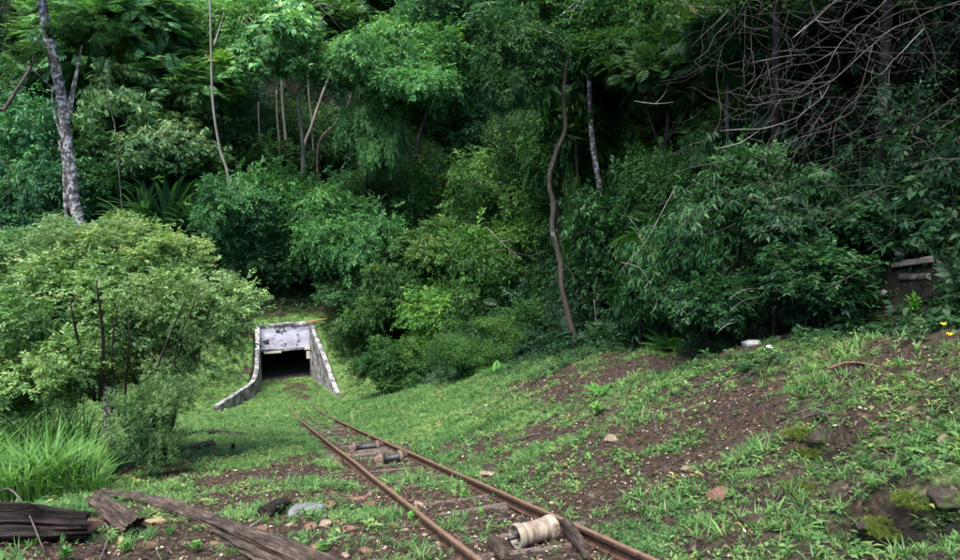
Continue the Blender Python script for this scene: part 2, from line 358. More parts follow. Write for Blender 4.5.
def crown_cloud(r, kind, nblob, nspray, ssize, droop=.25, flat=.8, spread=.62, rb=(.3, .48), gap=.42, shape='round'):
    """unit-radius crown: blobs carrying leaf sprays on their outer shells"""
    d = nrm(r.normal(0, 1, (nblob, 3))); d[:, 2] = np.where(d[:, 2] < -.2, d[:, 2]*.5, d[:, 2])
    rad = spread*r.uniform(.3, 1.12, (nblob, 1)); C = d*rad; C[0] = 0
    C[:, 2] *= flat
    B = r.uniform(rb[0], rb[1], nblob)
    n = nspray*2; w = B**2; k = r.choice(nblob, n, p=w/w.sum())
    q = nrm(r.normal(0, 1, (n, 3))+[0, 0, .25]+C[k]*.8)
    out = np.where(r.random(n) < .16, r.uniform(1.05, 1.6, n), r.uniform(.7, 1.08, n))
    P = C[k]+q*(B[k]*out)[:, None]
    P = P*(1+.30*(noise(P[:, 0]*1.7+4, P[:, 1]*1.7, P[:, 2]*1.7, int(r.integers(0, 999)))-.5))[:, None]
    g = noise(P[:, 0]*3.1+9, P[:, 1]*3.1, P[:, 2]*3.1, int(r.integers(0, 999)))
    keep = (g > gap-.12+.12*r.random(n)); P = P[keep][:nspray]; q = q[keep][:nspray]; k = k[keep][:nspray]
    n = len(P); X = q*.7+r.normal(0, .45, (n, 3))+[0, 0, -droop]; Z = q*.55+[0, 0, .8]+r.normal(0, .25, (n, 3))
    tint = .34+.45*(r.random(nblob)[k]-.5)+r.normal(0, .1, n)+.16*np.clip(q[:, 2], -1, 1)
    sz = ssize*r.uniform(.6, 1.5, n)
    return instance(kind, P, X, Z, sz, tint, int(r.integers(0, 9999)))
PROTO = {}
def proto(name, seed, kind, nblob, nspray, ssize, mat=None, **kw):
    r = np.random.default_rng(seed); Vq, tt = crown_cloud(r, kind, nblob, nspray, ssize, **kw)
    PROTO[name] = quads_mesh('crown', Vq, tt, mat or M_leaf)
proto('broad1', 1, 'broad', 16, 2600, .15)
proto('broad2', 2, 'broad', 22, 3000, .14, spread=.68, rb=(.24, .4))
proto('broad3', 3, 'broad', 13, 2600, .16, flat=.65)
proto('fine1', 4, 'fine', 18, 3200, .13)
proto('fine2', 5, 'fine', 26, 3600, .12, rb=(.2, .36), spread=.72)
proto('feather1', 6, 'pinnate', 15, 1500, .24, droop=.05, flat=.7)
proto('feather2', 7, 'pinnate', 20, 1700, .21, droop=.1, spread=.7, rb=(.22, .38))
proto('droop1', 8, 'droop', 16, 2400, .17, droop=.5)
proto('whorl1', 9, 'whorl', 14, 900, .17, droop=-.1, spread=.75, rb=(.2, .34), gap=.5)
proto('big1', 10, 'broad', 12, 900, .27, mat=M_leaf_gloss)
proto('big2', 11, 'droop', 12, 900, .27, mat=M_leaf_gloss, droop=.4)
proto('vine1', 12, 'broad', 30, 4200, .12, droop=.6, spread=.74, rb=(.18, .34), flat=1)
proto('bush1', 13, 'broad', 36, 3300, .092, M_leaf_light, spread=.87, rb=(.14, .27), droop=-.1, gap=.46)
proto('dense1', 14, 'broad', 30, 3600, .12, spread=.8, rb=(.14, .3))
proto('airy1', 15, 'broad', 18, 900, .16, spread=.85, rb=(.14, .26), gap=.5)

def crown_obj(parent, C, rh, rv, pr, color, rz=None, name='crown', depth=None):
    o = bpy.data.objects.new(name, PROTO[pr]); link(o, parent); o.location = Vector(C)-parent.location
    o.scale = (rh, depth or rh, rv); o.rotation_euler = (0, 0, random.uniform(0, 6.28) if rz is None else rz); o.color = (*color, 1); return o
def trunk_mesh(bmm, path, r0, r1, limbs=None, sides=7, wob=.18, seed=0):
    tube(bmm, path, lambda u: r0+(r1-r0)*u, sides, wob, seed)
    for a, b, r in (limbs or []):
        m = a.lerp(b, .5)+Vector((random.uniform(-.1, .1), random.uniform(-.1, .1), .12))*(b-a).length
        tube(bmm, catmull([a, m, b], 4), lambda u: r*(1-.75*u), 5, .1, seed)
def tree(name, label, cat, px, py, rx, ry, s, pr, color, trunk=None, tw=None, bark=None, group=None, shrub=False, nlimb=5, depth=None, base_px=None, back=0):
    C = at_s(px, py, s); k = mpp(s); rh, rv = rx*k, ry*k
    if base_px: g = at_s(base_px[0], base_px[1], s); b = Vector((g.x, g.y, 0))
    else: b = Vector((C.x+random.uniform(-.2, .2)*rh, C.y+random.uniform(-.1, .2)*rh, 0))
    if back: b.x += float(U[0])*back; b.y += float(U[1])*back
    b.z = gz(b)-.1
    root = empty(name, b, label, cat, group)
    bm = bmesh.new(); top = C-b
    if top.z < .3: top.z = .3
    r0 = (tw*k*.5) if tw else max(.04, rh*.045)
    if trunk:
        P = [at_s(x, y, s)-b for x, y in trunk]; P = [Vector((0, 0, 0))]+P[::-1] if trunk[-1][1] > trunk[0][1] else P
        path = catmull(P, 5); limb0 = P[-1]
    else:
        P = [Vector((0, 0, 0)), top*.35+Vector((random.uniform(-.15, .15)*rh, 0, 0)), top*.75+Vector((random.uniform(-.1, .1)*rh, 0, 0)), top]
        path = catmull(P, 4); limb0 = top*.7
    L = []
    for i in range(nlimb):
        a = random.uniform(0, 6.28); e = Vector((math.cos(a)*rh*.75, math.sin(a)*rh*.75, random.uniform(-.1, .6)*rv))
        L.append((limb0, top+e, r0*.5))
    trunk_mesh(bm, path, r0, r0*.55, L, seed=int(px))
    bm_obj('stem' if shrub else 'trunk', bm, bark or M_bark_dark, root)
    crown_obj(root, C, rh, rv, pr, color, depth=depth)
    n_low = 2 if shrub else 1
    for i in range(n_low):   # lower foliage masses of the same crown
        a = random.uniform(0, 6.28); o = Vector((math.cos(a)*.45*rh, math.sin(a)*.45*rh-.1*rh, -rv*random.uniform(.35, .75)))
        crown_obj(root, C+o, rh*random.uniform(.6, .85), rv*random.uniform(.55, .8), pr, tuple(v*random.uniform(.9, 1.05) for v in color))
    return root

# ------------------------------------------------------------------ terrain
def build_terrain():
    S = np.unique(np.round(np.concatenate([np.arange(-12, 2, .5), np.arange(2, 14, .07), np.arange(14, 24, .12), np.arange(24, 51, .2), [50.98, 51.02, 51.06], np.arange(51.3, 62, .3), np.arange(62, 190, 1.5)]), 3))
    T = np.unique(np.round(np.concatenate([np.arange(-110, -14, 2.5), np.arange(-14, -7, .4), np.arange(-7, 10, .09), [.60, 3.70], np.arange(10, 20, .35), np.arange(20, 110, 2.5)]), 3))
    SS, TT = np.meshgrid(S, T, indexing='ij'); Z = H(SS, TT); XY = xy(SS, TT)
    co = np.concatenate([XY, Z[..., None]], -1).reshape(-1, 3)
    ns, ntt = len(S), len(T)
    i, j = np.meshgrid(np.arange(ns-1), np.arange(ntt-1), indexing='ij')
    smid = .5*(S[i]+S[i+1]); tmid = .5*(T[j]+T[j+1])
    keep = ~((smid > 50.9) & (smid < 51.06) & (tmid > .60) & (tmid < 3.70))
    a = (i*ntt+j)[keep]; q = np.stack([a, a+ntt, a+ntt+1, a+1], 1)
    q = q[:, ::-1]
    me = bpy.data.meshes.new('ground'); me.vertices.add(len(co)); me.vertices.foreach_set('co', co.astype(np.float32).ravel())
    n = len(q); me.loops.add(n*4); me.loops.foreach_set('vertex_index', q.astype(np.int32).ravel()); me.polygons.add(n)
    me.polygons.foreach_set('loop_start', np.arange(0, n*4, 4, dtype=np.int32)); me.polygons.foreach_set('loop_total', np.full(n, 4, dtype=np.int32))
    me.polygons.foreach_set('use_smooth', [True]*n)
    at = me.attributes.new('green', 'FLOAT', 'POINT'); at.data.foreach_set('value', (cover(SS, TT)*np.interp(SS, [5, 22], [.62, 1.0])).ravel().astype(np.float32))
    hum_shade = np.maximum(np.maximum(sm(60.5, 63, SS+2*fbm(TT*.3, SS*.3, seed=2)), sm(9.2, 10.4, TT+fbm(SS, TT, seed=4)-.5)), (1-sm(-11, -8, TT))*sm(10, 14, SS))
    hum_shade = np.maximum(hum_shade, np.clip(-hollows(SS, TT)*4-.15, 0, 1))  # bank hollows coloured dark too, painting in the shade of an undercut
    at = me.attributes.new('humus_and_shade', 'FLOAT', 'POINT'); at.data.foreach_set('value', hum_shade.ravel().astype(np.float32))
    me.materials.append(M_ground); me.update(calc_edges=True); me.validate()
    o = bpy.data.objects.new('ground', me); link(o); o['kind'] = 'structure'
build_terrain()

# ------------------------------------------------------------------ scattered growth and litter (uncountable)
def scatter(n, s0, s1, t0, t1, dens=None, r=rng, pw=1.0):
    s = s0+(s1-s0)*r.random(n)**pw; t = r.uniform(t0, t1, n)
    if dens is not None:
        k = r.random(n) < dens(s, t); s, t = s[k], t[k]
    p = np.concatenate([xy(s, t), H(s, t)[:, None]], 1); return s, t, p
def upright(n, r=rng, lean=.25):
    a = r.uniform(0, 2*np.pi, n); X = np.stack([np.cos(a), np.sin(a), 0*a], 1); Z = np.tile([0, 0, 1.], (n, 1))+r.normal(0, lean, (n, 3)); return X, Z
def clear_of_track(s, t):   # no plants standing through the rails
    return (np.abs(t-1.76) > .07) & (np.abs(t-2.95) > .07)
def stuff(name, parts, mat, color, label=None, cat=None):
    Vq = np.concatenate([a for a, b in parts]); tt = np.concatenate([b for a, b in parts])
    o = bpy.data.objects.new(name, quads_mesh(name, Vq, tt, mat)); link(o); o.color = (*color, 1)
    return props(o, label, cat, None, 'stuff')
herb, grass = [], []
def inpit(s, t):
    return ~((s > 42) & (s < 52) & ((np.abs(t-wall_l(s)) < .3) | (np.abs(t-wall_r(s)) < .3)))
for (n, s0, s1, t0, t1, sz) in ((52000, 2.5, 12, -6.5, 10.5, (.03, .15)), (34000, 12, 28, -9, 10.5, (.06, .17)), (28000, 28, 60, -12, 10.5, (.1, .26))):
    s, t, p = scatter(n, s0, s1, t0, t1, lambda s, t: np.clip((cover(s, t)-.25)*1.5, .03, 1)*clear_of_track(s, t)*inpit(s, t)*(~((s > 50.4) & (s < 51.1) & (t > .4) & (t < 3.9))))
    X, Z = upright(len(p)); q = rng.random(len(p)); z = sz[0]+(sz[1]-sz[0])*rng.random(len(p))**1.8*(.5+noise(s*1.6, t*1.6, seed=36)); tn = .5+.6*(noise(s*1.1, t*1.1, seed=31)-.5)+rng.normal(0, .12, len(p))
    m = q < .8; herb.append(instance('herb', p[m], X[m], Z[m], z[m]*1.1, tn[m]))
    s, t, p = scatter(int(n*(.6 if s0 < 5 else 1.1)), s0, s1, t0, t1, lambda s, t: np.clip((cover(s+40, t*.9+.3)*.3+cover(s, t)*.8-.32)*1.4, .02, 1)*clear_of_track(s, t)*inpit(s, t)*(~((s > 50.4) & (s < 51.1) & (t > .4) & (t < 3.9))))
    X, Z = upright(len(p), lean=.35); z = (sz[0]+(sz[1]-sz[0])*rng.random(len(p))**1.6*(.4+1.2*noise(s*1.3, t*1.3, seed=37)))*1.35; tn = .5+.4*(noise(s*.8+5, t*.8, seed=33)-.5)+rng.normal(0, .12, len(p))
    grass.append(instance('blade', p, X, Z, z, tn))
stuff('ground_herbs', herb, M_leaf, (1.6, 1.5, 1.5), 'low broad-leaved herbs covering the bank and the trackside', 'ground cover')
stuff('grass', grass, M_grass, (1.25, 1.2, 1.3), 'short green grass over the slopes and round the portal', 'grass')
# litter and gravel
lit = []
for (n, s0, s1, sz) in ((95000, 2.5, 13, (.012, .06)), (30000, 13, 30, (.03, .09))):
    s, t, p = scatter(n, s0, s1, -6.5, 10.8, lambda s, t: np.clip(1.0-cover(s, t)*1.1, .12, 1))
    p[:, 2] += rng.uniform(.004, .03, len(p)); X, Z = upright(len(p), lean=.35); lit.append(instance('flat', p, X, Z, rng.uniform(*sz, len(p)), rng.beta(1.7, 1.7, len(p)), variants=24))
stuff('leaf_litter', lit, M_litter, (1, 1, 1), 'dead brown leaves and chips strewn over the soil', 'leaf litter')
def pebbles():
    s, t, p = scatter(9000, 2.5, 15, -5, 9.5, lambda s, t: np.clip(.75-cover(s, t), .03, 1)*np.where((t < 3.2) & (t > -2), 1, .10))
    n = len(p); r = rng
    ico = np.array([[0, 0, 1], [1, 0, .1], [0, 1, -.1], [-1, 0, .1], [0, -1, 0], [0, 0, -1]], float)
    tri = np.array([[0, 1, 2], [0, 2, 3], [0, 3, 4], [0, 4, 1], [5, 2, 1], [5, 3, 2], [5, 4, 3], [5, 1, 4]])
    a = r.uniform(0, 6.28, n); sz = r.uniform(.006, .028, n)*r.uniform(.6, 1.6, n)
    v = ico[None]*(1+r.normal(0, .18, (n, 6, 1)))*np.stack([r.uniform(.8, 1.5, n), r.uniform(.7, 1.1, n), r.uniform(.4, .8, n)], 1)[:, None]*sz[:, None, None]
    c, q = np.cos(a)[:, None], np.sin(a)[:, None]; v = np.stack([v[..., 0]*c-v[..., 1]*q, v[..., 0]*q+v[..., 1]*c, v[..., 2]], -1)+p[:, None]
    f = (tri[None]+np.arange(n)[:, None, None]*6).reshape(-1, 3)
    me = bpy.data.meshes.new('gravel'); me.from_pydata(v.reshape(-1, 3).tolist(), [], f.tolist())
    at = me.attributes.new('tint', 'FLOAT', 'FACE'); at.data.foreach_set('value', np.repeat(r.beta(2, 1.6, n), 8).astype(np.float32)); me.materials.append(M_litter)
    o = bpy.data.objects.new('gravel', me); link(o); o.color = (1.1, 1.1, 1.15, 1); props(o, 'small stones scattered on the soil beside and between the rails', 'gravel', None, 'stuff')
pebbles()
# undergrowth of the right-hand slope, big leaves in tiers
def undergrowth():
    parts = []
    for kind, n, sz, seed in (('broad', 16000, (.22, .5), 41), ('droop', 8500, (.2, .42), 42), ('pinnate', 2500, (.35, .8), 43), ('fine', 9000, (.2, .4), 44)):
        r = np.random.default_rng(seed)
        s = 3+44*r.random(n); t = 9.1+10*r.random(n)**1.5-1.2*sm(24, 34, s)
        cl = fbm(s*.33, t*.33, seed=seed); k = cl > .42; s, t, cl = s[k], t[k], cl[k]
        z = H(s, t)+(r.random(len(s))**1.4)*(.5+(5.2+3.2*sm(13, 17, s))*np.clip(cl-.38, 0, .4)*sm(8.8, 11, t)*2.2)
        p = np.concatenate([xy(s, t), z[:, None]], 1); a_, b_ = proj(p[:, 0], p[:, 1], p[:, 2])
        ok = ~(((a_ > 868)&(a_ < 950)&(b_ > 250)&(b_ < 325)&(s < 11.8)) | ((a_ > 735)&(a_ < 795)&(b_ > 315)&(b_ < 352)&(s < 12.5)))
        p, s, t, cl = p[ok], s[ok], t[ok], cl[ok]; m = len(p)
        toward = np.array([-V[0], -V[1], .1]); X = toward*.7+r.normal(0, .6, (m, 3)); X[:, 2] -= .1; Z = np.tile([0, 0, 1.], (m, 1))+toward*.35+r.normal(0, .25, (m, 3))
        parts.append(instance(kind, p, X, Z, r.uniform(*sz, m), .3+.35*(cl-.5)*2+r.normal(0, .12, m), seed))
    for kind, n, sz, seed in (('broad', 5200, (.10, .28), 45), ('herb', 5200, (.10, .26), 46), ('pinnate', 1500, (.15, .4), 47)):   # spilling down onto the bank
        r = np.random.default_rng(seed); s = 3.5+30*r.random(n); t = 10.2-3.6*r.random(n)**2.0
        k = (fbm(s*.8, t*.8, seed=48) > .46+.08*np.clip(8.6-t, 0, 2)); s, t = s[k], t[k]
        p = np.concatenate([xy(s, t), (H(s, t)+r.uniform(.0, .22, len(s))*sm(7, 9.5, t))[:, None]], 1); a_, b_ = proj(p[:, 0], p[:, 1], p[:, 2]); p = p[~((a_ > 735)&(a_ < 795)&(b_ > 322)&(b_ < 356))]; m = len(p)
        X, Z = upright(m, r, .3); X[:, 2] += .35
        parts.append(instance(kind, p, X, Z, r.uniform(*sz, m), .55+r.normal(0, .15, m), seed))
    stuff('undergrowth', parts, M_leaf_gloss, (.38, .52, .62), 'dark leafy undergrowth filling the slope under the right-hand trees', 'undergrowth')  # dark bluish object colour paints in the shade beneath the trees
undergrowth()
def hill_growth():
    parts = []
    for kind, n, seed in (('broad', 30000, 51), ('fine', 26000, 52), ('droop', 12000, 53)):
        r = np.random.default_rng(seed); s = 60+55*r.random(n)**1.2; t = -58+120*r.random(n)
        cl = fbm(s*.14, t*.14, seed=seed+3); k = cl > .36; s, t, cl = s[k], t[k], cl[k]
        z = H(s, t)+(r.random(len(s))**1.2)*(.4+6.5*np.clip(cl-.38, 0, .5)); p = np.concatenate([xy(s, t), z[:, None]], 1); p = p[(~in_gap(p[:, 0], p[:, 1], p[:, 2])) | (r.random(len(p)) < .7)]; cl = np.full(len(p), .5)+.3*(fbm(p[:, 0]*.2, p[:, 1]*.2)-.5); m = len(p)
        X = np.array([-U[0], -U[1], 0])*.5+r.normal(0, .6, (m, 3)); Z = np.tile([0, 0, 1.], (m, 1))+r.normal(0, .25, (m, 3))-np.array([U[0], U[1], 0])*.3
        parts.append(instance(kind, p, X, Z, r.uniform(.5, 1.2, m), .25+.4*(cl-.5)+r.normal(0, .12, m), seed))
    for kind, n, seed in (('broad', 5200, 56), ('herb', 6500, 57), ('fine', 3000, 58)):   # low growth closing in on the portal
        r = np.random.default_rng(seed); s = 42+19*r.random(n); t = r.uniform(-12, 14, n)
        edge = np.where(s < 51.2, np.maximum(wall_l(s)-.5-t, t-.5-wall_r(s)), 5*(s > 51.5))
        k = (edge > .15) & (r.random(n) < np.clip((s-43)/9, .05, 1)*(fbm(s*.6, t*.6, seed=59)*2.2-.45)) & ~((s > 50.4) & (s < 52.2) & (t > .2) & (t < 4)); s, t = s[k], t[k]
        p = np.concatenate([xy(s, t), (H(s, t)+r.uniform(0, .35, len(s)))[:, None]], 1); m = len(p); X, Z = upright(m, r, .3); X[:, 2] += .3
        parts.append(instance(kind, p, X, Z, r.uniform(.25, .6, m), .75+r.normal(0, .15, m), seed))
    for n, seed in ((9000, 55),):   # left valley side
        r = np.random.default_rng(seed); s = 18+42*r.random(n); t = -30+22*r.random(n); 
        cl = fbm(s*.25, t*.25, seed=seed); k = (cl > .4) & (t < -7-.1*(s-18)); s, t, cl = s[k], t[k], cl[k]
        z = H(s, t)+(r.random(len(s))**1.3)*(.4+7*np.clip(cl-.38, 0, .5)); p = np.concatenate([xy(s, t), z[:, None]], 1); m = len(p)
        X = r.normal(0, .6, (m, 3)); Z = np.tile([0, 0, 1.], (m, 1))+r.normal(0, .25, (m, 3))
        parts.append(instance('fine', p, X, Z, r.uniform(.4, .8, m), .3+.4*(cl-.5)+r.normal(0, .12, m), seed))
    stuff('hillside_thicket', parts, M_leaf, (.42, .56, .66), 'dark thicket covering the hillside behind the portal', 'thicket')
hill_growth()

# ------------------------------------------------------------------ trees and shrubs, one by one
G_FAR = 'trees on the hillside behind the portal'
G_MID = 'shrubs at the foot of the hillside'; G_U = 'shrubs under the right-hand trees'
G_R = 'trees of the right-hand wood'
def ground_s(px, py): return st(at_ground(px, py))[0]
def far(label, px, py, rx, ry, s, pr, color, tall=False, **kw):
    if tall: kw['back'] = 6
    s = s if tall else min(max(ground_s(px, min(py+1.15*ry, 300)), s*.9), 112)-1.5
    rx, ry = rx*1.32, ry*1.32; f_ = 1.6 if px < 250 else 1.2; color = (color[0]*1.12*f_, color[1]*1.1*f_, color[2]*1.4*f_)  # bluish cast of distant shadow mixed into the leaf colours
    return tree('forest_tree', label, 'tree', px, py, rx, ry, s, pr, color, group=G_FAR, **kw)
def shrub(label, px, py, rx, ry, s, pr, color, group=G_MID, **kw):
    if group != G_U and not kw.get('base_px'): s = min(s*1.3, max(s*.85, ground_s(px, py+.9*ry)))
    rx, ry = rx*1.28, ry*1.28
    return tree('shrub', label, 'shrub', px, py, rx, ry, s, pr, color, group=group, shrub=True, bark=M_bark_dark, **kw)
DK = (.62, .80, .74); MD = (.85, 1.0, .9); BR = (1.2, 1.3, .95); BL = (.75, .98, 1.05); YL = (1.35, 1.35, .85); GY = (1.0, .95, .95)
far('feathery mid-green tree at the top left, right of the lichen trunk', 140, 42, 62, 50, 64, 'feather1', MD, tall=True)
far('greyish tree filling the top edge above the thin pale trunk', 195, 18, 48, 36, 82, 'fine1', GY)
far('drooping grey-green tree with dry hanging leaves, left of the thin pale trunk', 150, 118, 52, 38, 62, 'droop1', (1.2, 1.1, 1.1), tall=True)
far('yellowish-green crown crossed by the thin pale trunk', 182, 78, 40, 30, 63, 'feather2', YL, tall=True)
far('pale green crown just right of the thin pale trunk at mid height', 214, 105, 32, 30, 66, 'broad2', BL)
far('dark fan-leaved crown low behind the strap-leaved plants', 190, 172, 46, 24, 63, 'feather1', DK)
far('bright small-leaved tree at the top between two pale trunks', 240, 28, 36, 34, 66, 'broad1', BR, tall=True)
far('open tree with whorls of drooping pale leaves at the top centre-left', 290, 32, 42, 36, 57, 'whorl1', (1.7, 1.9, 1.7), bark=M_bark_pale, nlimb=9, tall=True)
far('tall vine-covered bright green tree at the top centre', 378, 55, 44, 42, 56, 'vine1', (1.2, 1.5, 1.15), tall=True)
far('lower bulge of hanging vines under the tall bright centre tree', 375, 120, 27, 42, 56.5, 'vine1', (1.0, 1.3, 1.0), tall=True)
far('rounded green crown right of the vine-covered tree', 436, 66, 44, 44, 61, 'broad1', (1.15, 1.5, 1.0), tall=True)
far('dark crown at the top edge above the centre right', 470, 14, 52, 36, 63, 'broad2', MD, tall=True)
far('shaded crown behind the grey forked trunk in the centre', 440, 122, 48, 36, 64, 'broad3', MD)
far('low dark tree in the gap beneath the whorled tree', 256, 140, 32, 26, 72, 'broad1', BL)
far('small palm-like tree with flat fronds under the three pale trunks', 268, 118, 22, 14, 69, 'whorl1', BL)
far('deep green tree left of the tunnel mouth hill, rounded', 234, 214, 30, 32, 53.5, 'broad2', (.62, .85, .74), tall=True)
far('deep green tree straight above the portal, left one', 288, 212, 46, 44, 60, 'broad1', (.7, 1.05, .75))
far('deep green tree straight above the portal, right one with hanging skirts', 342, 232, 46, 50, 58, 'vine1', (.7, 1.02, .72))
far('olive tree with speckled leaves above the bright shrubs', 392, 176, 38, 34, 60, 'fine2', (1.1, 1.12, .8))
far('dark tree hanging over the right end of the portal slope', 352, 290, 30, 18, 55, 'broad3', DK)
far('dark tree overhanging the slope just left above the portal', 268, 262, 34, 20, 58, 'broad1', DK)
far('blue-green tree at the left edge beside the lichen trunk', 12, 168, 46, 52, 42, 'broad2', (.7, .98, .98))
far('blue-green shrub tree at the left edge, below the taller one', 22, 225, 42, 30, 36, 'broad1', (.8, 1.1, 1.1))
far('dark crown in the top left corner over the leaning trunk', 18, 92, 34, 28, 60, 'broad3', DK)
far('leafy crown at the top left edge in front of the black gap', 92, 98, 30, 24, 60, 'feather2', MD)
far('green clump behind the lichen trunk at half its height', 100, 186, 30, 24, 34, 'broad1', (.85, 1.2, .9))
far('dark low crown between the lichen trunk and the strap-leaved plants', 128, 160, 34, 26, 52, 'feather1', DK)
far('high back crown over the top edge left', 90, 8, 60, 30, 96, 'broad1', MD)
far('high back crown over the top edge left of centre', 330, 6, 50, 28, 98, 'broad2', MD)
far('high back crown at the far left corner', 12, 8, 30, 22, 98, 'broad3', DK)
# right middle: bright shrubs stepping down to the bank
shrub('pale green rounded shrub highest of the bright bank shrubs', 440, 205, 44, 44, 50, 'broad2', (1.35, 1.5, 1.0))
shrub('yellow-green leafy shrub left of the twisted trunk, upper', 506, 190, 48, 50, 34, 'broad2', (1.35, 1.4, .9))
shrub('light green shrub with dry grey twigs in the middle of the bank shrubs', 448, 262, 52, 44, 44, 'dense1', (1.15, 1.2, 1.0))
shrub('bright green shrub left of the twisted trunk, lower', 504, 270, 52, 56, 27, 'broad2', (1.15, 1.35, .85))
shrub('bright lettuce-green low shrub in front of the dark bank bush', 440, 318, 44, 34, 34, 'broad1', (1.35, 1.65, .95))
shrub('dark dense bush at the foot of the bank nearest the portal', 392, 366, 32, 30, 35, 'dense1', (.72, .95, .72))
shrub('green bush at the bank foot beside the ferns', 476, 350, 46, 26, 28, 'fine2', (.85, 1.1, .8))
shrub('mid-green bush in front of the twisted trunk, at its left foot', 530, 330, 36, 32, 22, 'broad2', (.85, 1.1, .82))
shrub('grey-green shrub above the low lettuce-green one, left side', 384, 305, 36, 44, 42, 'dense1', (.85, 1.0, .85))
shrub('shadowy shrub low on the slope right of the portal', 372, 268, 30, 28, 50, 'broad3', (.8, 1.1, .8))
# uncounted look-alikes: the rest of the hillside wood and the back of the right-hand wood
r = np.random.default_rng(99)
def filler(x, rh, pr, color, label, group, hh):
    b = Vector((*xy(*x), 0)); b.z = gz(b)-.1
    if in_gap(b.x, b.y, b.z+hh, 12): return
    root = empty('forest_tree', b, label, 'tree', group)
    bm = bmesh.new(); lean = Vector((r.uniform(-.1, .1), r.uniform(-.1, .1), 1))
    tube(bm, [Vector((0, 0, 0)), lean*hh*.5, lean*hh], lambda u: .16*(1-.5*u), 6, .2); bm_obj('trunk', bm, M_bark_dark, root)
    crown_obj(root, b+lean*hh, rh, rh*r.uniform(.75, 1.05), pr, color)
names = ['broad1', 'broad2', 'broad3', 'fine1', 'fine2', 'droop1', 'vine1', 'feather1']
pts = []
while len(pts) < 50:
    c = (r.uniform(63, 116), r.uniform(-58, 62))
    if all((c[0]-p[0])**2+(c[1]-p[1])**2 > 36 for p in pts): pts.append(c)
for c in pts:
    k = r.uniform(.6, 1.15); filler(c, r.uniform(3.2, 5), names[r.integers(0, 8)], (.85*k, k, .88*k), 'dark green tree merging into the hillside forest', 'look-alike trees of the hillside forest', r.uniform(2.5, 6))
pts = []
while len(pts) < 22:
    c = (r.uniform(16, 56), r.uniform(-34, -11-.08*16))
    if all((c[0]-p[0])**2+(c[1]-p[1])**2 > 22 for p in pts) and c[1] < -9-.12*(c[0]-16): pts.append(c)
for c in pts:
    k = r.uniform(.7, 1.1); filler(c, r.uniform(2.4, 3.8), names[r.integers(0, 8)], (.85*k, k, .95*k), 'dark green tree in the wood left of the big bush', 'look-alike trees left of the big bush', r.uniform(1.5, 3.5))
pts = []
while len(pts) < 46:
    c = (r.uniform(-2, 48), r.uniform(13.5, 38))
    if all((c[0]-p[0])**2+(c[1]-p[1])**2 > 15 for p in pts): pts.append(c)
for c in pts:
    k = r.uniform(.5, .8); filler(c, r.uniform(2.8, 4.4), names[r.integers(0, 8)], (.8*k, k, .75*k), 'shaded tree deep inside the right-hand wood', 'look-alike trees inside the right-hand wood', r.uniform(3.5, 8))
for s_, t_, hh in ((4.5, 12.3, 8.5), (7.5, 12.8, 8), (10.5, 12.4, 8.5), (13.5, 12.6, 8), (2, 13, 8), (17, 12.8, 9)):
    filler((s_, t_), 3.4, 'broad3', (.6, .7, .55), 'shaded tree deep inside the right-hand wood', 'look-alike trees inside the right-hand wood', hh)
for px_, py_ in ((318, 172), (345, 165), (330, 150), (300, 178)):
    g_ = at_ground(px_, py_); filler(tuple(st(g_)), 2.6, 'droop1', (.5, .65, .6), 'dark green tree merging into the hillside forest', 'look-alike trees of the hillside forest', 1.2)
# the big bush on the left
root = tree('bush', 'large light green bush with many small leaves at the left', 'bush', 108, 302, 118, 90, 18.5, 'bush1', (.9, .95, .95), shrub=True, nlimb=0, tw=5, base_px=(140, 400), depth=2.2, bark=M_bark)
crown_obj(root, at_s(176, 318, 17.4), 54*mpp(17), 62*mpp(17), 'bush1', (1, 1, 1))
crown_obj(root, at_s(45, 300, 18.4), 80*mpp(18), 60*mpp(18), 'bush1', (.85, .95, .9))
crown_obj(root, at_s(122, 250, 19), 70*mpp(18), 42*mpp(18), 'bush1', (1.1, 1.05, .9))
for x_, y_, s_, a_, b_ in ((48, 352, 18.9, 52, 34), (172, 352, 17.6, 38, 36), (104, 372, 18.4, 30, 26), (198, 304, 18, 38, 32), (20, 318, 19.5, 56, 50), (105, 240, 19.5, 50, 30), (10, 255, 20, 50, 36)):
    crown_obj(root, at_s(x_, y_, s_), a_*mpp(s_)*1.1, b_*mpp(s_)*1.1, 'bush1', (random.uniform(.8, 1.0), random.uniform(.85, 1.0), random.uniform(.8, 1.1)))
bm = bmesh.new(); kb = root.location
for pl, w_ in (([(146, 462), (142, 420), (160, 360), (185, 300)], 5), ([(168, 440), (178, 400), (176, 350), (200, 290)], 4), ([(95, 400), (80, 350), (70, 300)], 6), ([(100, 400), (103, 340), (96, 280)], 6), ([(124, 430), (126, 380), (130, 320)], 4), ([(90, 395), (60, 375), (25, 355)], 3), ([(120, 420), (112, 360), (118, 300)], 4), ([(146, 460), (168, 430), (180, 390)], 4)):
    tube(bm, catmull([at_s(x, y, 17.3+.02*(y-400))-kb for x, y in pl], 5), lambda u: w_*.0205*.42*(1-.7*u), 6, .15)
bm_obj('stem', bm, M_bark, root)
shrub('darker small-leaved sapling at the foot of the big bush', 150, 412, 30, 40, 15.9, 'bush1', (.62, .72, .75), group='plants round the big bush', base_px=(147, 466))
0 and shrub('bright low shrub behind the big bush next to the portal wing', 208, 380, 18, 14, 30, 'broad1', (1.0, 1.4, .9), group='plants round the big bush')
shrub('light leafy shrub under the left edge of the big bush', 30, 372, 40, 26, 15.5, 'fine1', (1.1, 1.5, .95), group='plants round the big bush')
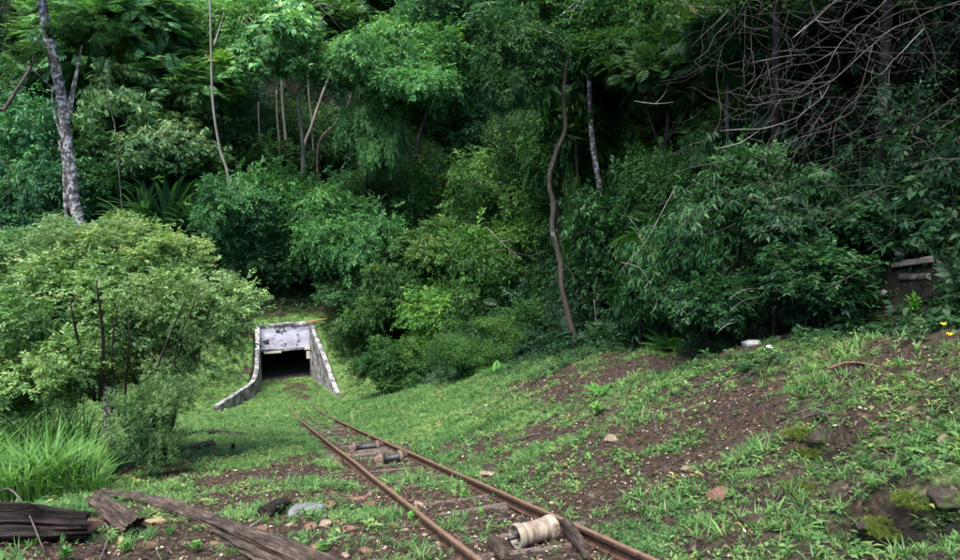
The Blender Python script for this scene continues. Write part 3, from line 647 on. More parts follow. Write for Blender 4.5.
# right-hand wood: crowns standing over the slope
def rw(label, *a, **kw):
    a = list(a); a[6] = (a[6][0]*.72, a[6][1]*.76, a[6][2]*.95)  # leaf colours dimmed and blued to paint in the wood's shade
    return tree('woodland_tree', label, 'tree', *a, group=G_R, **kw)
rw('slender tree with a twisted dark trunk and mottled reddish leaves', 520, 62, 46, 58, 21, 'broad2', (.75, 1.0, .7), trunk=[(566, 60), (563, 100), (565, 130), (556, 152), (549, 180), (553, 205), (552, 230), (560, 262), (562, 290), (569, 318), (571, 350)], tw=7, bark=M_bark)
rw('tree with a straight lichen-patched trunk inside the right-hand wood', 604, 30, 62, 55, 23, 'broad1', (.8, 1.15, .65), trunk=[(590, 0), (589, 68), (592, 136), (600, 192), (604, 260), (606, 320)], tw=8, bark=M_bark_lichen)
rw('dark thin tree just left of the lichen-patched trunk', 560, 20, 55, 45, 25, 'broad2', (.7, 1.0, .6), trunk=[(574, 20), (574, 90), (577, 160), (580, 240), (584, 320)], tw=5, bark=M_bark_dark)
rw('olive-leaved tree in the middle of the right-hand wood', 665, 70, 62, 60, 20, 'feather2', (.6, .75, .5), bark=M_bark_dark)
rw('leafy tree at the top between the wood and the bare vines', 735, 45, 60, 52, 18, 'broad2', (.72, .98, .6), trunk=[(728, 60), (727, 112), (728, 160), (724, 230)], tw=7, bark=M_bark)
rw('dark tree behind the tangle of bare vines, grey trunk', 860, 40, 85, 52, 19, 'feather1', (.5, .7, .55), trunk=[(896, 34), (895, 85), (888, 136), (884, 200)], tw=9, bark=M_bark)
rw('dark tree in the top right corner', 945, 60, 60, 80, 15, 'fine2', (.45, .6, .5), bark=M_bark_dark)
rw('short grey-trunked tree behind the bare vines', 812, 118, 36, 28, 20, 'big1', (.55, .8, .6), trunk=[(826, 88), (829, 110), (836, 160), (840, 215)], tw=7, bark=M_bark)
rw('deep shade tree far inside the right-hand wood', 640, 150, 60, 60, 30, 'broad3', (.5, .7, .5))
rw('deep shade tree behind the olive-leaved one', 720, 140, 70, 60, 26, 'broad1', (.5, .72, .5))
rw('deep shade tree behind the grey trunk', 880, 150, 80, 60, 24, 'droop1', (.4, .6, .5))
rw('tree with pale lower leaves behind the twisted trunk', 566, 130, 44, 56, 30, 'broad1', (.9, 1.15, .75))
# right-hand understorey shrubs
G_U = 'shrubs under the right-hand trees'
for a in (('broad-leaved shrub with lighter top leaves under the bare vines', 745, 175, 34, 32, 13.5, 'big1', (.85, 1.15, .95)),
          ('dark drooping-leaved shrub over the white stones', 700, 225, 36, 44, 13.5, 'big2', (.72, 1.0, .95)),
          ('large-leaved shrub in the middle of the right-hand slope', 790, 205, 46, 38, 12.5, 'big2', (.6, .85, .82)),
          ('low dark shrub above the log pile', 875, 225, 52, 30, 11.5, 'big1', (.5, .75, .72)),
          ('dark shrub at the right edge above the bank', 940, 235, 42, 40, 10.5, 'big2', (.42, .62, .58)),
          ('small light-leaved shrub by the crossed bare branches', 650, 265, 34, 44, 16, 'big2', (.8, 1.15, 1.0)),
          ('dense dark shrub right of the bright fern', 710, 300, 40, 30, 12.6, 'big1', (.6, .9, .8)),
          ('dark hollow-side shrub between the white stones and the log pile', 820, 270, 52, 30, 11.2, 'big1', (.55, .85, .72)),
          ('shaded shrub behind the foot of the twisted trunk', 610, 240, 36, 52, 21, 'big1', (.6, .95, .75)),
          ('grey-green shrub with fine leaves left of the white stones', 664, 190, 34, 44, 18, 'broad1', (.7, 1.0, .7))):
    a = list(a); a[7] = (a[7][0]*.68, a[7][1]*.72, a[7][2]*.85); shrub(*a, group=G_U)  # shade under the trees painted into the shrubs' leaf colours

for a in (('curtain of hanging vines right of the lichen-patched trunk', 640, 165, 34, 58, 23, 'vine1', (.75, 1.0, .7)),
          ('narrow curtain of creepers between the twisted and the lichen-patched trunk', 576, 215, 18, 58, 25, 'vine1', (.7, .95, .7)),
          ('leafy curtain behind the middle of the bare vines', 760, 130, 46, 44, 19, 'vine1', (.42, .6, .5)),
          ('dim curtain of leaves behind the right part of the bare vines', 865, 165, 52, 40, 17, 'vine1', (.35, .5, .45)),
          ('hanging leafy mass over the middle of the right-hand slope', 705, 160, 34, 42, 19, 'droop1', (.62, .85, .65))):
    tree('creeper', a[0], 'creeper', *a[1:], group='hanging creepers of the right-hand wood', bark=M_bark_dark)

# the tall lichen-patched tree on the left with its forked stem
def lichen_tree():
    s = 23; g = at_s(106, 398, s); b = Vector((g.x, g.y, gz(g)-.1)); root = empty('tall_tree', b, 'tall lichen-patched grey tree rising behind the big bush, leaning left', 'tree')
    bm = bmesh.new()
    P = [Vector((0, 0, 0))]+[at_s(x, y, s)-b for x, y in ((104, 350), (97, 290), (84, 238), (74, 200), (70, 160), (64, 118), (57, 75), (48, 35), (40, -10), (33, -60))]
    path = catmull(P, 5)
    tube(bm, path, lambda u: (5.6-1.9*u)*mpp(s), 10, .16, 4)
    tube(bm, catmull([at_s(x, y, s)-b for x, y in ((73, 190), (66, 150), (56, 120), (52, 95), (56, 80))], 5), lambda u: 1.5*(1-.7*u)*mpp(s), 6, .2)
    tube(bm, catmull([at_s(x, y, s)-b for x, y in ((68, 120), (73, 90), (78, 66), (82, 45))], 5), lambda u: 2.8*(1-.85*u)*mpp(s), 7, .2)
    tube(bm, catmull([at_s(x, y, s)-b for x, y in ((62, 95), (48, 84), (34, 70))], 5), lambda u: 1.2*(1-.7*u)*mpp(s), 5, .2)
    tube(bm, catmull([at_s(x, y, s+.5)-b for x, y in ((68, 240), (65, 190), (64, 160), (60, 140))], 5), lambda u: 2.0*mpp(s), 6, .2)
    bm_obj('trunk', bm, M_bark_lichen, root)
    crown_obj(root, at_s(70, -60, s), 75*mpp(s), 45*mpp(s), 'feather1', MD)
    crown_obj(root, at_s(88, 34, s-1), 26*mpp(s), 18*mpp(s), 'airy1', (.9, 1.1, .9)); crown_obj(root, at_s(30, 55, s), 24*mpp(s), 14*mpp(s), 'airy1', (.9, 1.1, .9))
    crown_obj(root, at_s(112, 40, s+3), 46*mpp(s), 26*mpp(s), 'feather2', (.9, 1.1, .9))
lichen_tree()
# bare pale trunks
def bare(label, pts, s, w_, mat=M_bark_pale, name='bare_tree', extra=()):
    if s > 50: s = 55 if pts[0][1] < 20 and 200 < pts[0][0] < 220 else max(ground_s(pts[-1][0], pts[-1][1]+6)-6, 58)
    base_ = at_s(*pts[-1], s); b = Vector((base_.x, base_.y, gz(base_)-.1)); root = empty(name, b, label, 'tree', 'slim pale trunks in the far forest' if s > 50 else None)
    bm = bmesh.new(); tx, ty = pts[0]; P = [at_s(x, y, s)-b for x, y in ([(tx+(tx-pts[1][0])*.3, ty-26)] if name == 'bare_tree' else [])+list(pts)]
    P = P+([Vector((0, 0, 0))] if P[-1].length > .4 else [])
    tube(bm, catmull(P, 5), lambda u: (.55+.45*u)*w_*.31*mpp(s), 7, .15, int(pts[0][0]))
    for e in extra: tube(bm, catmull([at_s(x, y, s)-b for x, y in e], 5), lambda u: w_*.28*mpp(s)*(.15+.85*u), 5, .1)
    bm_obj('trunk', bm, mat, root)
bare('slim pale trunk bending right, tall, left of centre', [(210, 0), (211, 50), (213, 105), (220, 150), (229, 186)], 56, 4.5, extra=([(224, 12), (219, 30), (214, 46)],))
bare('thickest upright dead trunk under the whorled tree', [(281, 58), (282, 100), (286, 146)], 62, 5)
bare('long pale trunk leaning right under the whorled tree', [(334, 64), (322, 95), (312, 125), (303, 156)], 62, 5.5)
bare('shorter grey trunk leaning right beside the vine-covered tree', [(349, 103), (335, 124), (318, 148)], 62, 4.5, mat=M_bark)
bare('thin upright grey trunk under the vine-covered tree', [(359, 108), (360, 150)], 62, 3.5, mat=M_bark)
bare('thin pale trunk low on the left of the dead trunks', [(259, 128), (262, 150), (268, 170)], 62, 3.5)
bare('very thin pale stem between the two lower dead trunks', [(277, 116), (279, 140), (280, 164)], 62, 3)
bare('short stub trunk left of the thickest dead trunk', [(254, 64), (256, 90)], 66, 3.5, mat=M_bark)
bare('thin dark-grey stem in the black gap on the left', [(108, 88), (112, 115), (117, 148)], 50, 1.8, mat=M_bark)
bare('thin pale stem at the upper left between the thick leaning trunk and the drooping tree', [(139, 60), (143, 100), (148, 140), (152, 172)], 62, 3.2)
bare('pale slim trunk running off the top edge left of the drooping tree', [(118, -6), (120, 40), (116, 80), (118, 120)], 62, 3)
bare('slender grey trunk running off the top edge right of the tallest pale one', [(246, -8), (249, 40), (256, 84), (260, 118)], 62, 3, mat=M_bark)
bare('pale stem leaning left in the centre below the vine-covered crown', [(398, 92), (404, 128), (412, 158)], 62, 3)
bare('thin pale trunk at the top between the two centre crowns', [(452, -8), (458, 34), (470, 80)], 62, 3.2)
bare('faint thin stem in the middle of the dark gap', [(308, 76), (309, 100), (312, 126)], 66, 2.6)
bare('thick pale trunk leaning right at the left edge', [(32, 64), (18, 88), (4, 110), (-10, 130)], 38, 7, mat=M_bark)
bare('grey forked trunk behind the olive tree in the centre', [(431, 96), (424, 120), (417, 140), (414, 170)], 60, 7, mat=M_bark)
bare('pale pole standing at the top centre', [(437, -10), (438, 30)], 66, 4)
bare('small pale stem at the foot of the wood right of the twisted trunk', [(594, 300), (596, 320), (597, 338)], 20, 2, name='dead_sapling')
# strap-leaved plants
def strap(label, px, py, s, n, L, seed, color, name='strap_leaved_plant'):
    s0 = s; py -= 12; s = ground_s(px, py+22)-4; L = L*s/s0*1.1; r = np.random.default_rng(seed); g = at_s(px, py, s); b = Vector((g.x, g.y, gz(g)-.1)); h = g.z-b.z
    root = empty(name, b, label, 'plant', 'strap-leaved plants behind the big bush')
    bm = bmesh.new(); tube(bm, [Vector((0, 0, -.1)), Vector((0, 0, h*.5)), Vector((0, 0, h))], lambda u: .12, 7, .1); bm_obj('stem', bm, M_bark_dark, root)
    Q = []
    for i in range(n):
        a = r.uniform(0, 6.28); el = r.uniform(.25, 1.4); W = .085*L; segs = 7; pts = []
        d = np.array([math.cos(a)*math.cos(el), math.sin(a)*math.cos(el), math.sin(el)]); p = np.array([0, 0, h])
        side = np.array([-math.sin(a), math.cos(a), 0]); drp = r.uniform(.05, .30)
        for k in range(segs+1):
            u = k/segs; wd = W*.5*math.sin(math.pi*min(1, .12+.86*u))**.7; pts.append((p-side*wd, p+np.array([0, 0, -.03]), p+side*wd))
            p = p+d*L/segs*r.uniform(.9, 1.1); d = d+np.array([math.cos(a), math.sin(a), -1.2])*drp*u; d /= np.linalg.norm(d)
        for k in range(segs):
            for c in (0, 1): Q.append([pts[k][c], pts[k][c+1], pts[k+1][c+1], pts[k+1][c]])
    me = quads_mesh('leaf_rosette', np.array(Q), np.repeat(r.uniform(.2, .75, n), segs*2), M_leaf_gloss)
    o = bpy.data.objects.new('leaf_rosette', me); link(o, root); o.color = (*color, 1)
strap('blue-green strap-leaved plant left of the pair behind the big bush', 144, 240, 36, 46, 1.9, 1, (1.1, 1.35, 1.7))
strap('tall strap-leaved plant in the middle behind the big bush', 168, 238, 35, 60, 2.3, 2, (1.2, 1.45, 1.7))
strap('strap-leaved plant with paler fallen leaves right of the tall one', 192, 240, 34, 50, 1.7, 3, (1.5, 1.5, 1.8))
strap('small low strap-leaved plant at the right end above the bush', 214, 250, 33, 26, 1.1, 4, (1.2, 1.25, 1.6))
# ferns
def fern(label, px, py, size, n, seed, color, s=None, lift=0):
    r = np.random.default_rng(seed); b = at_ground(px, py) if s is None else at_s(px, py, s)
    a = r.uniform(0, 2*np.pi, n); el = r.uniform(.2, .9, n); X = np.stack([np.cos(a)*np.cos(el), np.sin(a)*np.cos(el), np.sin(el)], 1); Z = np.stack([-np.cos(a)*np.sin(el), -np.sin(a)*np.sin(el), np.cos(el)], 1)
    P = np.tile([0, 0, lift], (n, 1)).astype(float); Vq, tt = instance('fern', P, X, Z, size*r.uniform(.7, 1.1, n), r.uniform(.35, .75, n), seed, .05)
    if lift:
        root = empty('tree_fern', b, label, 'tree fern'); bm = bmesh.new(); tube(bm, [Vector((0, 0, -.2)), Vector((0.03, 0, lift*.5)), Vector((0, 0, lift))], lambda u: .07, 7, .2); bm_obj('trunk', bm, M_bark_dark, root)
        o = bpy.data.objects.new('fronds', quads_mesh('fronds', Vq, tt, M_leaf)); link(o, root); o.color = (*color, 1); return
    o = bpy.data.objects.new('fern', quads_mesh('fern', Vq, tt, M_leaf)); link(o); o.location = b; o.color = (*color, 1); props(o, label, 'fern', 'ferns at the foot of the wood')
fern('bright green fern clump at the foot of the wood, largest', 612, 348, .85, 20, 1, (1.4, 2.0, 1.1))
fern('fern spreading right of the bright clump', 640, 346, .75, 16, 2, (1.0, 1.5, 1.0))
fern('fern under the dark shrub left of the white stones', 672, 350, .7, 16, 3, (.85, 1.3, .95))
fern('fern by the reddish litter patch', 694, 342, .6, 14, 4, (.75, 1.2, .9))
fern('low fern at the left foot of the wood below the green bush', 496, 374, .55, 14, 5, (1.0, 1.5, 1.0))
fern('fern on top of the dark rotten log in the lower left corner', 10, 506, .55, 16, 6, (1.0, 1.4, 1.2))
fern('pale fern at the left foot of the big bush', 62, 455, 1.0, 16, 7, (1.3, 1.9, 1.0))
fern('lone fern on the near bank above the spool', 600, 395, .4, 12, 8, (1.1, 1.6, .95))
def tfern():
    for label, px, py, s, size, seed, lift in (('tree fern with long dark feathery fronds in the right-hand wood', 655, 290, 17, 1.25, 11, 2.9), ('lower tree fern with drooping fronds left of the first', 628, 310, 20, 1.3, 12, 1.6)):
        g = at_s(px, py, s); fern(label, 0, 0, size, 12, seed, (.6, 1.1, .6), s=None, lift=lift) if False else None
        r = np.random.default_rng(seed); n = 9; b = Vector((g.x, g.y, gz(g))); a = r.uniform(0, 2*np.pi, n); el = r.uniform(.1, .7, n)
        X = np.stack([np.cos(a)*np.cos(el), np.sin(a)*np.cos(el), np.sin(el)], 1); Z = np.stack([-np.cos(a)*np.sin(el), -np.sin(a)*np.sin(el), np.cos(el)], 1)
        Q, T = [], []
        for i in range(n):   # each frond: a curving midrib carrying small fern blades
            m = 15; u = np.linspace(.1, 1, m); side = np.cross(X[i], Z[i]); pos = X[i]*u[:, None]*size+np.array([0, 0, -.55])*(u**2)[:, None]*size+np.array([0, 0, lift])
            for sg in (-1, 1):
                XX = side*sg+X[i]*.35+np.array([0, 0, -.25]); ln = size*.30*np.sin(np.pi*np.clip(u*.85+.1, 0, 1))+.05
                vq, tt = instance('fern', pos, np.tile(XX, (m, 1)), np.tile(Z[i], (m, 1)), ln, np.full(m, r.uniform(.2, .6)), seed+i, .05); Q.append(vq); T.append(tt)
        root = empty('tree_fern', b, label, 'tree fern'); bm = bmesh.new(); tube(bm, [Vector((0, 0, -.2)), Vector((.05, 0, lift*.5)), Vector((0, 0, lift))], lambda u: .07, 7, .2); bm_obj('trunk', bm, M_bark_dark, root)
        o = bpy.data.objects.new('fronds', quads_mesh('fronds', np.concatenate(Q), np.concatenate(T), M_leaf)); link(o, root); o.color = (.38, .62, .42, 1)
tfern()
# tall grass on the left
def tall_grass():
    r = np.random.default_rng(77); Q, T = [], []
    s, t, p = scatter(5200, 13.2, 18.5, -9.5, -2.3, lambda s, t: (t < -2.4-.2*(s-13.2))*1.0*np.clip(fbm(s, t, seed=8)*2-.3, 0, 1), r)
    X, Z = upright(len(p), r, .12); vq, tt = instance('reed', p, X, Z, r.uniform(.4, 1.6, len(p))*(.45+1.0*noise(s*1.2, t*1.2, seed=9)), r.uniform(.1, .7, len(p)), 5)
    o = bpy.data.objects.new('tall_grass', quads_mesh('tall_grass', vq, tt, M_grass)); link(o); o.color = (1.3, 1.35, 1.1, 1); props(o, 'tall bright green grass thicket below the big bush at the left edge', 'grass', None, 'stuff')
tall_grass()

# ------------------------------------------------------------------ portal
def stw(s, t, z): p = xy(s, t); return Vector((float(p[0]), float(p[1]), z))
def portal():
    b = stw(51, 2.15, -13.45); root = empty('tunnel_portal', b, 'small whitewashed concrete tunnel portal with splayed wing walls in the grass slope', 'tunnel portal')
    def slab(name, s0, s1, t0, t1, z0, z1, mat, bev=.03, rough=.0, parent=root):
        bm = bmesh.new(); box(bm, (0, 0, 0), (1, 1, 1))
        bmesh.ops.subdivide_edges(bm, edges=bm.edges[:], cuts=6, use_grid_fill=True)
        for v in bm.verts:
            s = s0+(s1-s0)*v.co.x; t = t0+(t1-t0)*v.co.y; z = z0+(z1-z0)*v.co.z
            z += rough*(float(noise(s*3, t*3, z*3, 9))-.5); s += rough*(float(noise(s*3, t*3+7, z*3, 9))-.5)
            v.co = stw(s, t, z)-b
        return bm_obj(name, bm, mat, parent, smooth=False)
    face = slab('parapet', 50.72, 51.05, .60, 3.66, -11.36, -9.93, M_plaster, rough=.05)
    slab('coping', 50.66, 51.12, .50, 3.74, -9.925, -9.79, M_conc, rough=.09, parent=face)
    slab('lintel', 50.68, 51.05, .60, 3.66, -11.53, -11.365, M_conc, rough=.05)
    # tunnel: open concrete box running into the hill
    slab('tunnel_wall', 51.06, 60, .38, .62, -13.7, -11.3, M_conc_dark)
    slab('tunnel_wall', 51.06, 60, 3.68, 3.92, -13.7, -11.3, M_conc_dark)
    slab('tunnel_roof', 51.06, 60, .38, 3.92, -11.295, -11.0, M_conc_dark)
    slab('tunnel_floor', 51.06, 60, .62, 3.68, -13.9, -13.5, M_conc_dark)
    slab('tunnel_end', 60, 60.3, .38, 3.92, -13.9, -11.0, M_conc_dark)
    slab('jamb', 50.6, 51.05, .42, .595, -13.6, -9.95, M_conc, rough=.04)
    slab('jamb', 50.6, 51.05, 3.665, 3.86, -13.6, -9.85, M_conc, rough=.04)
    def wing(name, pts, th, mat, low=.5):
        bm = bmesh.new(); P = [Vector(p) for p in pts]; fine = catmull(P, 6); rows = []
        for i, p in enumerate(fine):
            d = fine[min(i+1, len(fine)-1)]-fine[max(i-1, 0)]; n = Vector((d.y, -d.x)).normalized()
            g = base(p.x)-.3; w_ = th*(.9+.25*float(noise(p.x*2, p.y*2))); z1 = p.z+.07*(float(noise(p.x*5, p.y*5))-.5)
            rows.append([bm.verts.new(stw(p.x+n.x*a*w_/2, p.y+n.y*a*w_/2, z)-b) for a, z in ((-1, g), (-1, z1-.02), (0, z1+.01), (1, z1-.02), (1, g))])
        for r0, r1 in zip(rows, rows[1:]):
            for k in range(4): f = bm.faces.new((r0[k], r0[k+1], r1[k+1], r1[k])); f.material_index = 1 if k in (1, 2) else 0
            bm.faces.new((r0[4], r0[0], r1[0], r1[4]))
        bm.faces.new(rows[0]); bm.faces.new(rows[-1][::-1])
        return bm_obj(name, bm, [mat, M_conc_pale], root, smooth=False)
    wing('wing_wall', [(50.58, .50, -9.82), (49.3, .42, -10.75), (48, .3, -11.75), (47, .12, -12.05), (46, -.15, -12.10), (44, -1.05, -12.02), (42.2, -1.9, -11.98)], .24, M_conc)
    wing('wing_wall', [(50.58, 3.78, -9.72), (49, 4.02, -10.5), (47.5, 4.3, -11.25), (45.6, 4.47, -11.95), (44, 4.64, -12.42)], .24, M_conc)
    slab('board', 50.60, 50.66, .82, 1.9, -11.62, -11.50, M_board)
    slab('sign_plate', 50.5, 50.58, 3.42, 3.64, -12.1, -11.62, M_board)
    slab('bracket', 50.5, 50.66, 3.32, 3.66, -11.52, -11.38, M_board)
portal()
def plank():
    a, c = at_s(306, 322, 50.3), at_s(327, 318.5, 50.6); m = (a+c)/2; d = (c-a); bm = bmesh.new(); box(bm, (-d.length/2, -.08, -.03), (d.length/2, .08, .03))
    o = bm_obj('plank', bm, M_plank, None, m, False); o.rotation_euler = d.to_track_quat('X', 'Z').to_euler(); props(o, 'orange-brown plank lying across the top of the right wing wall', 'plank', None, 'thing')
plank()
# ------------------------------------------------------------------ track
GAUGE_T = (1.765, 2.945)
def zr(s, t): return float(bt(s))+.012-.12*float(sm(38, 43, s))
def rail(label, tc, s0, s1):
    prof = [(-.05, 0), (.05, 0), (.05, .012), (.010, .025), (.010, .085), (.033, .092), (.033, .118), (.024, .128), (-.024, .128), (-.033, .118), (-.033, .092), (-.010, .085), (-.010, .025), (-.05, .012)]
    bm = bmesh.new(); rows = []; b = stw(s0, tc, zr(s0, tc))
    for s in np.arange(s0, s1, .25):
        w_ = .018*(float(noise(s*.35, tc, 0, 3))-.5)*2+.006*(float(noise(s*1.6, tc, 0, 3))-.5); z = zr(s, tc)+.012*(float(noise(s*.4, tc, 0, 8))-.5)
        rows.append([bm.verts.new(stw(s, tc+w_+x, z+y)-b) for x, y in prof])
    for r0, r1 in zip(rows, rows[1:]):
        for k in range(len(prof)):
            f = bm.faces.new((r0[k], r0[(k+1) % 14], r1[(k+1) % 14], r1[k])); f.material_index = 1 if k == 7 else 0
    bm.faces.new(rows[0]); bm.faces.new(rows[-1])
    o = bm_obj('rail', bm, [M_rust, M_rust_top], None, b, False); props(o, label, 'rail', 'rusty rails of the incline track')
rail('left-hand rusty rail of the old track, passing the dark flat stones', GAUGE_T[0], 2.2, 42.3)
rail('right-hand rusty rail of the old track, below the grassy bank', GAUGE_T[1], 2.2, 42.0)
def sleepers():
    src = []
    for v in range(4):
        bm = bmesh.new(); box(bm, (0, -.11, -.07), (1, .11, .07)); bmesh.ops.subdivide_edges(bm, edges=bm.edges[:], cuts=9, use_grid_fill=True)
        for q in bm.verts:
            q.co.x = (q.co.x-.5)*1.75; n = float(noise(q.co.x*2.5, q.co.y*22, q.co.z*20, v))-.5; q.co.z += .05*n+.03*(float(noise(q.co.x*1.3, v, 0))-.5); q.co.y += .035*n
        me = bpy.data.meshes.new('sleeper'); bm.to_mesh(me); bm.free(); me.materials.append(M_sleeper_l); src.append(me)
    i = 0
    for s in np.arange(4.0, 30, .78):
        i += 1; s = s+random.uniform(-.08, .08); o = bpy.data.objects.new('sleeper', src[i % 4]); link(o)
        o.location = stw(s, 2.36+random.uniform(-.1, .1), float(bt(s))-.076+random.uniform(-.03, .018))
        o.rotation_euler = (0, math.atan(0.0), math.atan2(V[1], V[0])+random.uniform(-.06, .06)); props(o, 'grey weathered sleeper half sunk in the soil between the rails', 'sleeper', 'sunken sleepers of the track')
M_sleeper_l = solid('sleeper_timber', [(.3, (.045, .032, .027)), (.7, (.18, .14, .12))], 5, stretch=(.15, 1, 1), bump=1, bscale=22)
sleepers()
def lathe(bm, prof, sides=28, rnd=0):
    rows = [[bm.verts.new((x, r*math.cos(2*math.pi*k/sides), r*math.sin(2*math.pi*k/sides))) for k in range(sides)] for x, r in prof]
    for r0, r1 in zip(rows, rows[1:]):
        for k in range(sides): bm.faces.new((r0[k], r0[(k+1) % sides], r1[(k+1) % sides], r1[k]))
def pale_roller():
    a, c = at_ground(509, 549), at_ground(559, 538)
    s, t = st((a+c)/2); L = .44; d = (c-a); d.z = 0; d.normalize(); m = (a+c)/2; m.z = float(bt(s))+.125
    root = empty('track_roller', m, 'pale cream cable roller lying between the rails in front', 'roller', 'cable rollers between the rails', rz=math.atan2(d.y, d.x))
    ba = bmesh.new(); h = L/2
    lathe(ba, [(-h+.06, .106), (-h*.45, .107), (-h*.42, .112), (-h*.36, .107), (h*.3, .108), (h*.34, .113), (h*.38, .108), (h-.06, .106)]); bm_obj('drum', ba, M_drum, root)
    for sg in (-1, 1):
        ba = bmesh.new(); lathe(ba, [(sg*(h-.085), .104), (sg*(h-.08), .116), (sg*(h-.05), .121), (sg*(h-.008), .122), (sg*h, .116), (sg*h, .104), (sg*(h-.05), .094), (sg*(h-.06), .02)]); bm_obj('flange', ba, M_flange, root)
        ba = bmesh.new(); lathe(ba, [(sg*(h-.06), .0), (sg*(h-.06), .025), (sg*(h+.07), .022), (sg*(h+.07), .0)], 12); bm_obj('axle_pin', ba, M_iron, root)
    return m, d
RM, RD = pale_roller()
def baulk(label, a, c, w_, h_, mat, name='timber_block', cut=True, group=None, seed=0, taper=0.0):
    """a rough squared timber from a to c (world points of its axis)"""
    d = c-a; L = d.length; bm = bmesh.new(); box(bm, (0, -.5, -.5), (1, .5, .5)); bmesh.ops.subdivide_edges(bm, edges=bm.edges[:], cuts=9, use_grid_fill=True)
    for q in bm.verts:
        u = q.co.x; x = (u-.5)*L; yy = q.co.y; zz = q.co.z; rr = 1-taper*u
        n = float(noise(x*2+seed, yy*9, zz*9, seed))-.5; r2 = math.hypot(yy, zz); k = 1-.22*max(0, r2-.5)/.2
        q.co = Vector((x+.05*w_*n*4*(1 if u in (0, 1) else 0), yy*w_*rr*k+n*w_*.16, zz*h_*rr*k+n*h_*.16))
    o = bm_obj(name, bm, mat, None, (a+c)/2, False); o.rotation_euler = d.to_track_quat('X', 'Z').to_euler(); props(o, label, 'timber', group); return o
def on(px, py, dz=0.0): p = at_ground(px, py); p.z += dz; return p
baulk('short notched timber bearing beside the right flange of the pale roller', on(566, 534, .09), on(588, 562, .08), .09, .16, M_wood_old, seed=3, taper=.3)
baulk('short timber bearing at the left end of the pale roller', on(492, 546, .06), on(506, 566, .06), .09, .12, M_wood_old, seed=4)
def dark_roller(label, p0, p1, r, seed):
    m = at_ground((p0[0]+p1[0])/2, max(p0[1], p1[1])); s, t = st(m); m.z = float(bt(s))+.10; L = abs(p1[0]-p0[0])*mpp(s)*1.1; d = Vector((V[0]*.99-.06, V[1]+.16*(seed-1), 0))
    root = empty('track_roller', m, label, 'roller', 'cable rollers between the rails', rz=math.atan2(d.y, d.x)); h = L/2; bm = bmesh.new()
    lathe(bm, [(-h*.8, 0), (-h*.8, r*1.5), (-h*.66, r*1.5), (-h*.62, r), (-.1, r*.95), (h*.62, r), (h*.66, r*1.5), (h*.8, r*1.5), (h*.8, 0)], 20); bm_obj('drum', bm, M_iron, root)
    for sg in (-1, 1):
        bm = bmesh.new(); lathe(bm, [(sg*(h-.1), 0), (sg*(h-.1), r*1.9), (sg*(h-.04), r*1.9), (sg*(h-.04), r*1.5), (sg*(h+.05), r*1.2), (sg*(h+.05), 0)], 14); bm_obj('flange', bm, M_rust_flange, root)
        bm = bmesh.new(); box(bm, (sg*h-.05, -.14, -.22), (sg*h+.05, .14, -.02)); bm_obj('bearing_block', bm, M_sleeper_l, root, smooth=False)
M_rust_flange = solid('flaking_rust', [(.3, (.07, .04, .028)), (.7, (.24, .17, .13))], 10, bump=.5)
dark_roller('upper dark iron cable roller with rusty end rings, farther down the track', (352, 451), (380, 451), .062, 1)
dark_roller('lower dark iron cable roller with a pale rusty flange at its left end', (377, 463), (404, 463), .066, 2)
# ------------------------------------------------------------------ logs and beams
def log(label, pts, r0, r1, mat, sides=20, groove=.25, seed=1, name='log', flat=1.0, segs=10, ragged=.15, hole=False, cat='log', sink=.3):
    P = []
    for p in pts:
        g = at_ground(*p[:2]); g.z += (p[2] if len(p) > 2 else r0*(1-sink)); P.append(g)
    c = sum(P, Vector())/len(P); d = (P[-1]-P[0]); L = d.length; q = d.to_track_quat('X', 'Z'); qi = q.inverted()
    loc = [qi @ (p-c) for p in P]; path = catmull(loc, segs); bm = bmesh.new(); rows = []
    for i, p in enumerate(path):
        u = i/(len(path)-1); r = r0+(r1-r0)*u; row = []
        for k in range(sides):
            th = 2*math.pi*k/sides
            g = .5*(float(noise(math.cos(th)*4+seed, math.sin(th)*4, p.x*.8, seed))-.5)+.35*(float(noise(math.cos(th)*9+seed, math.sin(th)*9, p.x*1.6, seed+1))-.5)+.25*(float(noise(math.cos(th)*3+seed, math.sin(th)*3, p.x*5, seed+2))-.5); g2 = float(noise(math.cos(th)*1.2, math.sin(th)*1.2, p.x*1.1, seed+5))-.5
            rr = r*(1+groove*g*2+.35*g2); dx = ragged*r0*4*(float(noise(math.cos(th)*5, math.sin(th)*5, seed))-.5)*(1 if i in (0, len(path)-1) else 0)
            row.append(bm.verts.new((p.x+dx, p.y+rr*math.cos(th), p.z+rr*math.sin(th)*flat)))
        rows.append(row)
    for a_, b_ in zip(rows, rows[1:]):
        for k in range(sides): bm.faces.new((a_[k], a_[(k+1) % sides], b_[(k+1) % sides], b_[k]))
    for row, e in ((rows[0], 1), (rows[-1], -1)):
        cc = sum((v.co for v in row), Vector())/sides; inner = [bm.verts.new(cc.lerp(v.co, .72)+Vector((e*(-.0 if not hole else .1), 0, 0))+Vector((random.uniform(-.012, .012), 0, 0))) for v in row]
        for k in range(sides): bm.faces.new((row[k], row[(k+1) % sides], inner[(k+1) % sides], inner[k]))
        mid = bm.verts.new(cc+Vector((e*(.0 if not hole else .16), 0, 0)))
        for k in range(sides): bm.faces.new((inner[k], inner[(k+1) % sides], mid))
    o = bm_obj(name, bm, mat, None, c, False); o.rotation_euler = q.to_euler(); props(o, label, cat, None, 'thing'); return o
log('dark rotten log at the bottom left corner with a red-brown broken end', [(-75, 548, .14), (0, 541, .15), (50, 541, .14), (84, 537, .10)], .225, .15, M_wood_dark, 48, .5, 3, segs=14)
log('short split grey log with a cracked end lying against the long timber', [(96, 508, .10), (118, 524, .10), (136, 540, .10)], .085, .115, M_wood_old, 44, .5, 5, hole=True)
